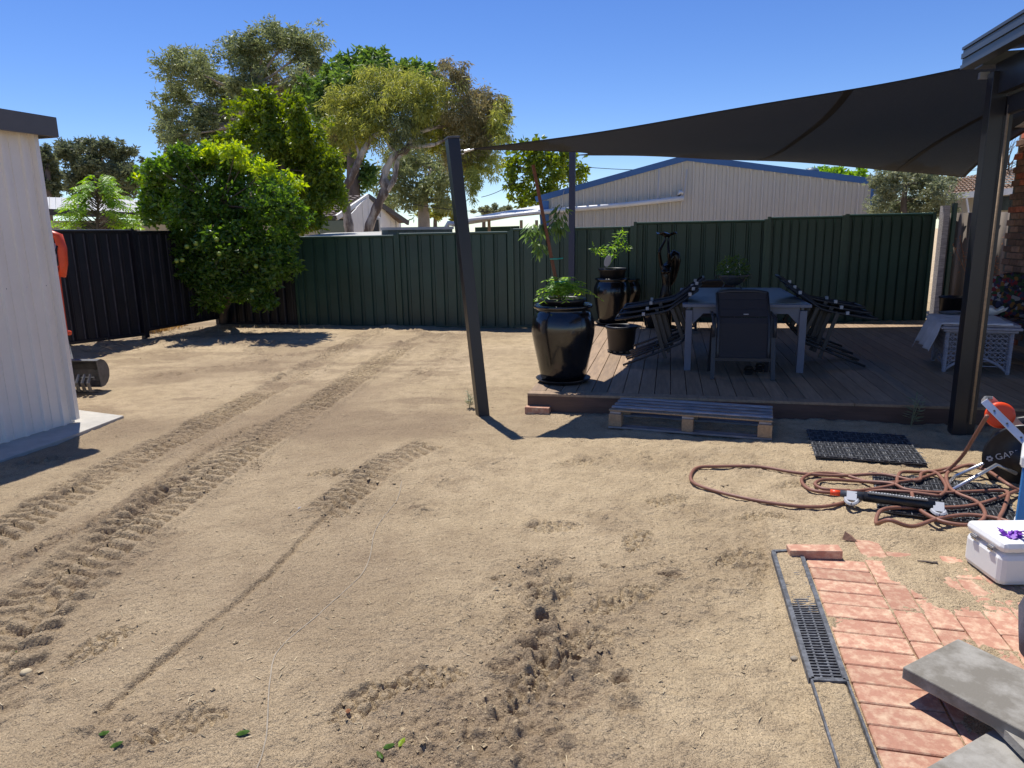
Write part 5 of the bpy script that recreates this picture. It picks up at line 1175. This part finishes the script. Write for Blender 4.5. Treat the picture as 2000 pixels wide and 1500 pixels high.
# tiled house centre-left
def roof_tiles(t, p00, p10, p01, p11, nc, nr, mat):
    m = MB()
    for r in range(nr):
        for c in range(nc):
            def at(u_, v_): return (p00*(1-u_)+p10*u_)*(1-v_)+(p01*(1-u_)+p11*u_)*v_
            u0_, u1_ = c/nc, (c+.97)/nc; v0, v1 = r/nr, (r+1.1)/nr
            nn = (p10-p00).cross(p01-p00).normalized(); nn = nn if nn.z > 0 else -nn
            ps = []
            for v_, off in ((v0, .05), (v1, .01)):
                for k in range(5): ps.append(at(u0_+(u1_-u0_)*k/4, min(v_, 1))+nn*(off+.03*math.sin(math.pi*k/4)))
            m.add(ps, [(k, k+1, 6+k, 5+k) for k in range(4)]); m.add([ps[0], ps[4], ps[4]-nn*.05, ps[0]-nn*.05], [(0, 1, 2, 3)])
    m.build('roof_tiles', mat, t, world=True, kind='stuff')
HY = 26.0; h0 = P(590, 420, 27.5); 
t = thing('tiled_house', 'white weatherboard house with brown tiled gable roof between the gum trunks', 'house', P(720, 450, HY))
gA, gB, gC = P(702, 416, HY), P(790, 432, HY-1.2), P(748, 388, HY-.6)   # gable left eave, right eave, apex
gA, gC, gB = P(684, 418, 24), P(722, 386, 25.9), P(782, 430, 28.5)
bk = Vector((-5.8, 1.3, 0))
def fl0(p): return Vector((p.x, p.y, 0))
n = 9
for k in range(n):
    u_ = k/n; u2 = (k+.94)/n
    def tp_(u): 
        p = gA.lerp(gB, u); q = gA.x+(gB.x-gA.x)*u
        apx = (gC.x-gA.x)/(gB.x-gA.x); z_ = gA.z+(gC.z-gA.z)*(u/apx) if u < apx else gC.z+(gB.z-gC.z)*((u-apx)/(1-apx)); return Vector((p.x, p.y, z_))
    a, b_ = tp_(u_), tp_(u2); o = MB().add([fl0(a), fl0(b_), b_, a], [(0, 1, 2, 3)]).build('wall_board', M['weatherboard'], t, world=True); o.modifiers.new('s', 'SOLIDIFY').thickness = .03
f0_ = (gB-gA); f0_.z = 0; f0_.normalize(); MB().add([fl0(gA)+Vector((0, .12, 0)), fl0(gB)+Vector((0, .12, 0)), gB+Vector((0, .12, 0)), gC+Vector((0, .12, 0)), gA+Vector((0, .12, 0))], [(0, 1, 2, 3, 4)]).build('gable_backing', M['trimdark'], t, world=True)
lw = gA+bk*1.0; MB().add([fl0(gA)-Vector((.05, 0, 0)), gA-Vector((.05, 0, .0)), Vector((lw.x, lw.y, gA.z)), Vector((lw.x, lw.y, 0))], [(0, 1, 2, 3)]).build('side_wall', M['cream'], t, world=True)
el = gA+Vector((-.35, -.45, -.12)); er = Vector((lw.x-.3, lw.y-.3, el.z)); ac_ = Vector((gC.x, gC.y-.3, gC.z+.04)); bc_ = ac_+bk*1.0
roof_tiles(t, er, el, Vector((bc_.x, bc_.y, ac_.z)), ac_, 22, 11, M['tile'])
eR = gB+Vector((.35, -.35, -.12)); MB().add([ac_, eR, eR-bk*-1.0, Vector((bc_.x, bc_.y, ac_.z))], [(0, 1, 2, 3)]).build('right_roof', M['tile'], t, world=True)
MB().bar(el, er, .12, .13).build('gutter', M['trimdark'], t, world=True)
MB().bar(el, ac_, .08, .16).build('barge_board', M['weatherboard'], t, world=True); MB().bar(ac_, eR, .08, .16).build('barge_board', M['trimdark'], t, world=True)
wA = fl0(gA.lerp(lw, .35)); q = P(652, 445, wA.y-.3); MB().box((q.x, q.y, 1.95), (1.0, .06, .8), Matrix.Rotation(math.atan2(bk.y, bk.x), 3, 'Z')).build('window', M['darkglass'], t, world=True)
q = P(737, 442, 26.0); MB().box((q.x, q.y-.2, q.z), (.34, .3, .62)).build('air_conditioner', M['white'], t, world=True, bevel=.02)
MB().box((q.x+.0, q.y-.36, q.z), (.24, .03, .45)).build('fan_grille', M['gutter'], t, world=True)
# small roofs right behind the fence
t = thing('low_silver_roof', 'low pale metal lean-to roof just behind the green fence', 'lean-to', P(660, 462, 16.2))
m = MB().add([P(580, 463, 15.8), P(745, 459, 15.4), P(745, 452, 18.5), P(640, 455, 19)], [(0, 1, 2, 3)]); o = m.build('roof', M['metalroof'], t, world=True); o.modifiers.new('s', 'SOLIDIFY').thickness = .05
for a, Y in ((600, 16), (735, 15.8)): q = P(a, 462, Y); MB().bar((q.x, q.y, 0), q-Vector((0, 0, .02)), .07, .07).build('post', M['steel_dark'], t, world=True)
t = thing('grey_blue_shed', 'long low grey blue shed roof behind the fence right of the gum tree', 'shed', P(815, 455, 17))
m = MB(); rib_sheet(m, P(746, 460, 16.6), P(884, 455, 16.6), 0, P(815, 446, 16.6).z, .2, .02); m.build('wall', M['greyroof'], t, world=True)
MB().bar(P(744, 447, 16.5), P(886, 445, 16.5), .1, .06).build('roof_edge', M['metalroof'], t, world=True)
m = MB().add([P(744, 447, 16.5), P(886, 445, 16.5), P(886, 443.5, 20), P(744, 446, 20)], [(0, 1, 2, 3)]); m.build('roof', M['greyroof'], t, world=True)
# left neighbour
t = thing('cream_bungalow', 'cream house with pale metal roof beyond the black fence at left', 'house', P(200, 450, 19))
m = MB(); q0, q1 = P(70, 440, 18.5), P(345, 440, 21.5)
MB().add([fl0(q0), fl0(q1), Vector((q1.x, q1.y, 2.35)), Vector((q0.x, q0.y, 2.3))], [(0, 1, 2, 3)]).build('wall', M['cream'], t, world=True)
m = MB(); a, b_ = P(60, 413, 18), P(345, 424, 21); c, d = P(60, 384, 22), P(345, 393, 25)
for k in range(26):
    u0_, u1_ = k/26, (k+.9)/26; m.add([a.lerp(b_, u0_), a.lerp(b_, u1_), c.lerp(d, u1_), c.lerp(d, u0_)], [(0, 1, 2, 3)])
    m.add([a.lerp(b_, u1_)+Vector((0, 0, .0)), a.lerp(b_, (k+1)/26)+Vector((0, 0, .03)), c.lerp(d, (k+1)/26)+Vector((0, 0, .03)), c.lerp(d, u1_)], [(0, 1, 2, 3)])
m.build('roof', M['metalroof'], t, world=True); MB().bar(a, b_, .12, .16).build('gutter', M['trimdark'], t, world=True)
q = P(215, 445, 19.6); MB().box((q.x, q.y-.15, 1.9), (1.2, .05, .7), Matrix.Rotation(.6, 3, 'Z')).build('window', M['darkglass'], t, world=True)
# right neighbour
t = thing('orange_tiled_house', 'neighbouring house with warm tiled roof seen past the patio post', 'house', P(1900, 400, 17))
a, b_, c, d = P(1835, 385, 17), P(2000, 372, 15), P(1872, 350, 20), P(2020, 322, 18)
roof_tiles(t, a, b_, c, d, 20, 9, M['tilewarm']); MB().bar(a, b_, .12, .13).build('gutter', M['whitepipe'], t, world=True)
q0, q1 = P(1850, 410, 17.6), P(2010, 405, 15.6); MB().add([fl0(q0), fl0(q1), Vector((q1.x, q1.y, 2.7)), Vector((q0.x, q0.y, 2.6))], [(0, 1, 2, 3)]).build('wall', M['cream'], t, world=True)
q = P(1955, 397, 15.9); MB().box((q.x, q.y, q.z), (.8, .05, .3), Matrix.Rotation(-.6, 3, 'Z')).build('window', M['darkglass'], t, world=True)
for k in range(3): q = P(1895+k*8, 405, 15.8); MB().bar(q-Vector((0, 0, .2)), q+Vector((.1*(k-1), 0, .18)), .03, .03).build('lattice_strut', M['white'], t, world=True)
# ================================================================ TREES
def leaves_np(name, mat, pts, L, W, parent, droop=0.0, seed=0, outward=None):
    r = np.random.default_rng(seed); n = len(pts)
    a = r.normal(size=(n, 3)); a[:, 2] = a[:, 2]*.7-droop
    if outward is not None: a += outward*.9
    a /= np.linalg.norm(a, axis=1, keepdims=True)+1e-9
    b = r.normal(size=(n, 3)); b[:, 2] *= .4; s = np.cross(a, b); s /= np.linalg.norm(s, axis=1, keepdims=True)+1e-9; nn = np.cross(s, a)
    l = (L*r.uniform(.6, 1.25, n))[:, None]; w_ = (W*r.uniform(.7, 1.2, n))[:, None]
    v = np.stack([pts, pts+a*l*.45+s*w_*.5-nn*w_*.18, pts+a*l, pts+a*l*.45-s*w_*.5-nn*w_*.18], 1).reshape(-1, 3)
    i0 = (np.arange(n)*4)[:, None]; f = np.concatenate([i0+np.array([[0, 1, 2]]), i0+np.array([[0, 2, 3]])], 1).reshape(-1, 3)
    c = np.array(parent.location); v = v-c
    me = bpy.data.meshes.new(name); me.vertices.add(len(v)); me.vertices.foreach_set('co', v.astype(np.float32).ravel())
    me.loops.add(len(f)*3); me.loops.foreach_set('vertex_index', f.astype(np.int32).ravel()); me.polygons.add(len(f)); me.polygons.foreach_set('loop_start', np.arange(0, len(f)*3, 3, dtype=np.int32))
    me.update(calc_edges=True); me.materials.append(mat); o = bpy.data.objects.new(name, me); COL.objects.link(o); o.parent = parent; o['kind'] = 'stuff'; return o
def tree(name, label, cat, base, Y, clumps, mat, n, L, W, droop=0.0, depth=1.0, trunk=None, tr=.15, bark='bark', seed=1, mats2=None, group=None, twig=5, sub=9, limbs=True, core=True):
    """clumps: (px,py,rx,ry[,mat]) in picture px at distance Y; each clump is broken into small tufts"""
    r = np.random.default_rng(seed); rn = random.Random(seed)
    t = thing(name, label, cat, base, 0, group); sc = Y/F; bag = {}
    tot = sum(c[2]*c[3] for c in clumps); mt = MB(); fork = trunk[-1] if trunk else base+Vector((0, 0, 1.2))
    for ci, c in enumerate(clumps):
        dy = rn.uniform(-.6, .6)*depth; cen = np.array(P(c[0], c[1], Y+dy)); rx, rz = c[2]*sc, c[3]*sc; ry = (rx+rz)/2*.9
        k = max(6, int(sub*3.2*(c[2]*c[3]/500)**.6)); nl = int(n*c[2]*c[3]/tot)
        d = r.normal(size=(k, 3)); d /= np.linalg.norm(d, axis=1, keepdims=True); tc = cen+d*np.array([rx, ry, rz])*r.uniform(.3, 1.0, (k, 1))**.7*(1+.28*np.sin(d[:, :1]*5+ci)+.2*r.normal(size=(k, 1)))
        sel = r.integers(0, k, nl); rad = ((rx+rz)/2)*r.uniform(.12, .30, (k, 1))*np.array([[1.15, 1.15, .85]])
        g = r.normal(size=(nl, 3)); g /= np.linalg.norm(g, axis=1, keepdims=True); g *= r.uniform(.1, 1.2, (nl, 1))**.7
        p = tc[sel]+g*rad[sel]
        if droop > .5: p[:, 2] -= r.random(nl)*rz*.25
        mk = c[4] if len(c) > 4 else mat; bag.setdefault(mk, []).append((p, g))
        if limbs:
            cc = Vector(cen); best = min((Vector(q) for q in (trunk or [fork])[len(trunk or [1])//2:]), key=lambda q: (q-cc).length)
            mid = best.lerp(cc, .5)+Vector((rn.uniform(-.1, .1)*rx, 0, -.12*rz)); r0 = tr*min(.28, .10+.14*(rx/2))
            mt.tube([best, mid, cc], [r0, r0*.7, r0*.35], 6)
            for q in range(min(twig, k)): mt.tube([mid.lerp(cc, rn.uniform(.2, 1)), Vector(tc[q])], [r0*.3, r0*.08], 4)
    for mk, lst in bag.items():
        leaves_np('crown', M[mk], np.concatenate([a for a, _ in lst]), L, W, t, droop, seed, np.concatenate([g for _, g in lst]))
    if trunk:
        k = len(trunk); tm = MB(); tm.tube([Vector(q) for q in trunk], [tr*(1-.55*i/(k-1)) for i in range(k)], 10)
        tm.build('trunk', M[bark], t, world=True, smooth=True)
    if mt.v: mt.build('limbs', M[bark], t, world=True, smooth=True)
    return t
def Pz0(px, Y): q = P(px, 500, Y); return Vector((q.x, q.y, 0))
# big eucalyptus far back
Y = 40; b = Pz0(500, Y)
tree('eucalyptus_tree', 'tallest grey green eucalyptus standing behind the other trees at left', 'tree', b, Y,
     [(365, 130, 48, 38), (345, 190, 30, 30), (400, 155, 30, 40), (325, 235, 26, 34), (350, 265, 30, 26), (395, 240, 36, 40), (440, 185, 30, 50), (465, 105, 44, 32), (500, 95, 30, 30), (520, 130, 46, 34), (560, 75, 52, 26), (600, 95, 34, 34), (535, 62, 26, 14), (610, 130, 24, 24), (590, 165, 34, 26), (480, 170, 40, 36, 'euc'), (540, 190, 60, 34, 'eucbrown'), (590, 180, 40, 26, 'eucbrown'), (450, 240, 44, 40), (510, 225, 40, 34), (340, 280, 26, 20), (420, 280, 34, 30), (565, 240, 40, 30)],
     'euc', 52000, .25, .07, .35, 3, [b, P(505, 400, Y), P(490, 300, Y), P(475, 240, Y), P(480, 180, Y)], .5, 'palebark', 21, sub=13)
# dark green one beside it
Y = 34; b = Pz0(690, Y)
tree('dark_leafy_tree', 'dark green dense tree rising between the big eucalyptus and the golden gum', 'tree', b, Y,
     [(690, 125, 40, 24), (735, 118, 34, 20), (660, 165, 40, 30), (700, 175, 50, 36), (640, 215, 36, 34), (620, 175, 30, 24), (790, 140, 60, 20), (830, 150, 40, 20), (690, 240, 50, 50), (665, 300, 34, 36), (715, 345, 24, 22)],
     'darkleaf', 20000, .26, .12, .1, 2, [b, P(690, 380, Y), P(690, 260, Y), P(690, 180, Y)], .4, 'bark', 22)
# trees far left
Y = 45; b = Pz0(200, Y)
tree('spreading_cedar', 'dark spreading grey green tree beyond the cream house at far left', 'tree', b, Y,
     [(150, 290, 34, 16), (195, 285, 36, 12), (235, 300, 30, 20), (170, 320, 40, 20), (215, 330, 44, 18), (250, 345, 40, 20), (160, 355, 50, 22), (210, 370, 60, 20), (128, 300, 22, 18)],
     'cedar', 20000, .28, .10, .1, 2, [b, P(205, 400, Y), P(200, 350, Y), P(195, 310, Y)], .35, 'bark', 23, twig=8)
b = Pz0(95, 38); tree('dark_conifer', 'narrow dark tree just beyond the corner of the grey shed roof', 'tree', b, 38, [(92, 310, 16, 24), (95, 345, 20, 28), (90, 375, 22, 26), (100, 330, 14, 20)], 'cedar', 8000, .24, .10, .1, 1, [b, P(93, 380, 38), P(93, 320, 38)], .25, 'bark', 24)
# taller privet-like tree behind the citrus
Y = 17.5; b = Pz0(560, Y)
tree('privet_tree', 'tall yellow green leafy tree directly behind the citrus tree', 'tree', b, Y,
     [(510, 215, 38, 32), (560, 230, 34, 34), (480, 260, 40, 36), (545, 280, 52, 40), (600, 260, 30, 34), (600, 320, 46, 44), (640, 330, 32, 34), (450, 290, 30, 30), (620, 380, 42, 40), (540, 350, 60, 50), (600, 430, 36, 30), (500, 190, 20, 14), (655, 370, 18, 30), (575, 205, 18, 16)],
     'privet', 28000, .13, .062, .2, 1.2, [b, P(560, 400, Y), P(550, 330, Y), P(545, 270, Y)], .14, 'bark', 25, sub=12)
# citrus in the corner
Y = 13.6; tb_ = G(432, 634, 0)
cit = tree('citrus_tree', 'big bright green citrus tree with a few fruit in the fence corner', 'tree', tb_, Y,
     [(300, 350, 34, 28), (350, 330, 40, 34, 'citrus'), (400, 320, 44, 36), (460, 330, 44, 34), (330, 400, 50, 44), (400, 400, 60, 50), (480, 400, 60, 50), (540, 400, 44, 44), (575, 420, 30, 36), (370, 470, 50, 44), (450, 480, 60, 50), (520, 480, 44, 44), (380, 530, 40, 36), (440, 560, 50, 34), (500, 560, 40, 34), (545, 520, 34, 34), (300, 330, 20, 16), (345, 300, 10, 16), (410, 590, 26, 18), (520, 590, 22, 16), (555, 470, 26, 26), (290, 395, 26, 22),
      (420, 300, 30, 16, 'lime'), (460, 295, 24, 16, 'lime'), (390, 325, 22, 14, 'lime'), (520, 335, 26, 18, 'lime'), (570, 365, 24, 18, 'lime'), (475, 320, 20, 12, 'lime'), (350, 315, 16, 12, 'lime'), (300, 330, 16, 10, 'lime')],
     'citrus', 36000, .11, .052, .05, .8, [tb_-Vector((0, 0, .1)), P(438, 600, tb_.y-.1), P(448, 575, 14.1), P(440, 530, 13.8), P(430, 470, 13.6), P(430, 400, 13.6)], .11, 'bark', 26, sub=14, twig=7)
for k, (a, b_) in enumerate(((428, 496), (492, 567), (423, 468), (365, 482), (382, 476), (500, 520), (356, 508), (345, 510))):
    q = P(a, b_, 12.75); MB().lathe([(0, -.04), (.03, -.03), (.042, 0), (.03, .032), (0, .042)], 12, q).build('fruit', M['fruit'], cit, world=True, smooth=True)
# shoots standing out of the citrus crown
Ysh = 13.5; m = MB(); rr = random.Random(4)
for (a, b_, a2_, b2_) in ((345, 330, 342, 282), (300, 345, 296, 318), (276, 360, 266, 342), (385, 310, 380, 290), (430, 300, 436, 282), (500, 330, 512, 306), (545, 360, 560, 330), (580, 370, 590, 345), (330, 325, 322, 305), (460, 300, 470, 280)):
    q0, q1 = P(a, b_, Ysh), P(a2_, b2_, Ysh)
    for k in range(26): leaf(m, q0.lerp(q1, k/26), Vector((rr.uniform(-1, 1), rr.uniform(-1, 1), rr.uniform(0, .9))).normalized(), .10, .045, rr)
m.build('shoot', M['lime'], cit, world=True, kind='stuff')
# light green young tree at left
Y = 15.2; b = Pz0(190, Y); rr = random.Random(6)
t = thing('ash_sapling', 'pale green feathery sapling over the black fence next to the shed', 'tree', b)
lm = MB(); sm_ = MB(); sm_.tube([b, P(190, 430, Y), P(192, 400, Y), P(188, 350, Y)], [.05, .03, .02, .008], 8)
for k in range(150):
    hy = rr.uniform(350, 450); q0 = P(190+rr.uniform(-4, 4), hy+14, Y); spread = 25+(hy-345)*.85; sx = rr.choice([-1, 1])*rr.uniform(.35, 1)*spread
    q1 = P(190+sx, hy+rr.uniform(-10, 12), Y+rr.uniform(-.8, .8)); md = q0.lerp(q1, .55)+Vector((0, 0, .14)); pts = [q0.lerp(md, i/4) for i in range(4)]+[md.lerp(q1, i/6) for i in range(7)]
    sm_.tube([q0, md, q1], [.008, .005, .002], 4, cap=False)
    for i in range(3, 11):
        dr = (pts[i]-pts[i-1]).normalized(); sd_ = dr.cross(Vector((0, 0, 1))).normalized()
        for sg in (-1, 1): leaf(lm, pts[i]+Vector((0, 0, rr.uniform(-.02, .02))), (dr*.6+sd_*sg*rr.uniform(.5, 1)+Vector((0, 0, -.45))).normalized(), .13*rr.uniform(.7, 1.2), .042, rr)
lm.build('crown', M['bright'], t, world=True, kind='stuff'); sm_.build('trunk', M['bark'], t, world=True)
# golden gum
Y = 22; b = Pz0(705, Y)
gum = tree('golden_gum_tree', 'twisted gum tree with peeling bark and drooping yellow green leaves', 'tree', b, Y,
     [(700, 180, 44, 34), (670, 215, 34, 34), (740, 200, 50, 44, 'euc'), (790, 175, 50, 34), (840, 190, 50, 40), (760, 150, 50, 22), (720, 240, 50, 40), (790, 240, 60, 40, 'euc'), (850, 240, 50, 44), (900, 215, 44, 44, 'eucbrown'), (930, 190, 34, 34, 'eucbrown'), (960, 210, 30, 34, 'eucbrown'), (890, 150, 30, 26, 'eucbrown'), (870, 125, 14, 14, 'eucbrown'), (940, 250, 44, 44, 'eucbrown'), (975, 240, 22, 40), (900, 290, 40, 36, 'eucbrown'), (940, 310, 34, 40), (880, 260, 40, 36), (680, 260, 34, 34), (660, 280, 22, 26, 'eucbrown'), (925, 350, 16, 26), (640, 250, 14, 20), (985, 200, 10, 26)],
     'eucgold', 54000, .17, .032, 1.3, 1.2, None, .2, 'gumbark', 27, sub=12, limbs=False)
for nm, pts, rr_ in (('trunk', [(683, 470), (681, 440), (675, 400), (674, 370), (690, 340), (702, 310), (712, 290)], [.17, .16, .15, .13, .12, .11, .10]),
                     ('trunk', [(716, 470), (722, 440), (738, 400), (752, 370), (750, 345), (765, 310), (790, 295), (800, 282)], [.17, .16, .16, .17, .12, .12, .12, .11]),
                     ('branch', [(752, 375), (770, 350), (775, 320), (783, 298)], [.11, .09, .08, .07]),
                     ('branch', [(800, 283), (820, 286), (850, 282)], [.09, .07, .05]), ('branch', [(800, 283), (815, 262), (845, 250), (868, 247)], [.09, .07, .06, .045]),
                     ('branch', [(712, 292), (725, 270), (745, 258), (775, 250), (790, 230)], [.10, .08, .07, .06, .04]), ('branch', [(704, 310), (695, 280), (690, 250)], [.05, .035, .02]),
                     ('branch', [(745, 258), (750, 220), (745, 180)], [.05, .03, .02]), ('branch', [(815, 262), (812, 220), (830, 180)], [.05, .035, .02]), ('branch', [(868, 247), (900, 230), (930, 205)], [.04, .03, .015]), ('branch', [(775, 300), (755, 275), (765, 245)], [.05, .035, .02]), ('branch', [(850, 282), (880, 270), (910, 275)], [.05, .03, .02])):
    q = [Vector(v) for v in spl([P(a, b_, Y-.3) for a, b_ in pts], 4)]; R_ = [.85*rr_[min(i//4, len(rr_)-1)]*(1+.12*math.sin(i*1.9)) for i in range(len(q))]
    MB().tube(q, R_, 9).build(nm, M['gumbark'], gum, world=True, smooth=True)
# pale gum behind
Y = 38; b = Pz0(828, Y)
tree('pale_gum_tree', 'pale trunked gum tree behind the golden gum, above the grey roof', 'tree', b, Y,
     [(770, 340, 40, 36), (800, 380, 40, 30), (850, 350, 44, 34), (880, 330, 34, 40), (830, 310, 50, 34), (790, 300, 40, 30), (860, 390, 30, 22), (760, 390, 26, 26), (900, 300, 30, 30)],
     'euc', 9500, .30, .075, .6, 2, [b, P(828, 430, Y), P(826, 390, Y), P(838, 360, Y), P(845, 330, Y)], .36, 'palebark', 28)
# poplar
Y = 32; b = Pz0(1065, Y)
tree('airy_poplar', 'airy open crowned tree behind the staked plant and the carport', 'tree', b, Y,
     [(1030, 285, 34, 16), (1000, 320, 24, 26), (1040, 320, 28, 26), (1010, 365, 28, 24), (1035, 390, 30, 16), (1075, 350, 26, 34), (1085, 310, 24, 20), (1110, 330, 20, 30), (1135, 340, 14, 24), (1105, 300, 14, 12), (1060, 290, 20, 12), (1060, 385, 30, 18)],
     'privet', 4200, .24, .12, .2, 1.5, [b, P(1062, 430, Y), P(1055, 380, Y), P(1045, 330, Y)], .2, 'bark', 29, sub=12)
for i, (nm, lb, Y, cl, mk, n) in enumerate((('distant_golden_tree', 'round golden green tree low in the gap left of the sail post', 55, [(850, 415, 24, 14), (875, 405, 20, 14), (890, 425, 14, 14)], 'eucgold', 5000),
    ('distant_grey_tree', 'small hazy grey tree low between the sail post and the carport', 60, [(945, 412, 16, 8), (965, 415, 20, 9), (985, 410, 14, 8)], 'olive', 3500),
    ('bright_green_tree', 'bright green tree top behind the right end of the beige shed', 24, [(1600, 345, 34, 14), (1640, 350, 34, 14), (1675, 355, 26, 18), (1620, 338, 24, 8), (1690, 385, 26, 26)], 'bright', 9000),
    ('shed_top_tree', 'tiny green treetop showing over the ridge of the beige shed', 40, [(1355, 322, 14, 7), (1340, 325, 10, 5)], 'privet', 1200))):
    b = Pz0(cl[0][0], Y); tree(nm, lb, 'tree', b, Y, cl, mk, n, .22 if Y > 30 else .15, .12 if Y > 30 else .07, .1, 1, [b, P(cl[0][0], cl[0][1]+18, Y), P(cl[0][0], cl[0][1], Y)], .2, 'bark', 40+i)
Y = 15.5; b = Pz0(1765, Y)
tree('olive_bush', 'grey green olive-like bush behind the right end of the green fence', 'bush', b, Y,
     [(1722, 388, 22, 30), (1740, 360, 34, 28), (1790, 360, 36, 30), (1830, 375, 28, 34), (1735, 410, 34, 24), (1780, 405, 44, 28), (1840, 405, 28, 26), (1770, 335, 40, 16), (1820, 345, 26, 16), (1855, 350, 10, 16), (1712, 352, 12, 14)],
     'olive', 13000, .09, .034, .1, .8, [b, P(1765, 430, Y), P(1765, 390, Y), P(1768, 360, Y)], .09, 'bark', 30, sub=12, twig=10)
# bare branches top right
t = thing('bare_branches', 'leafless twiggy branches seen past the sail corner at far right', 'tree', Pz0(1960, 13)); m = MB(); rr = random.Random(9)
for i in range(60):
    q0 = P(rr.uniform(1930, 1975), rr.uniform(320, 345), 13); q1 = q0+Vector((rr.uniform(-.5, .5), rr.uniform(-.3, .3), rr.uniform(.0, .6))); m.tube([q0, q0.lerp(q1, .5)+Vector((rr.uniform(-.06, .06), 0, .04)), q1], [.008, .006, .002], 4)
m.build('twigs', M['bark'], t, world=True, kind='stuff'); q = P(1955, 350, 13); MB().tube([(q.x, q.y, 0), q], [.06, .03], 8).build('trunk', M['bark'], t, world=True)
# wires
for i, (a, b_, lb) in enumerate((((940, 385), (1030, 335), 'short thin cable left of the airy tree'), ((1100, 322), (1420, 326), 'thin overhead cable crossing above the beige shed'), ((800, 398), (1050, 412), 'faint distant overhead line beside the sail post'))):
    q0, q1 = P(*a, 28), P(*b_, 28); MB().tube([q0.lerp(q1, k/10)-Vector((0, 0, .15*4*(k/10)*(1-k/10))) for k in range(11)], .012, 5).build('overhead_cable', M['plastic'], label=lb, cat='cable')
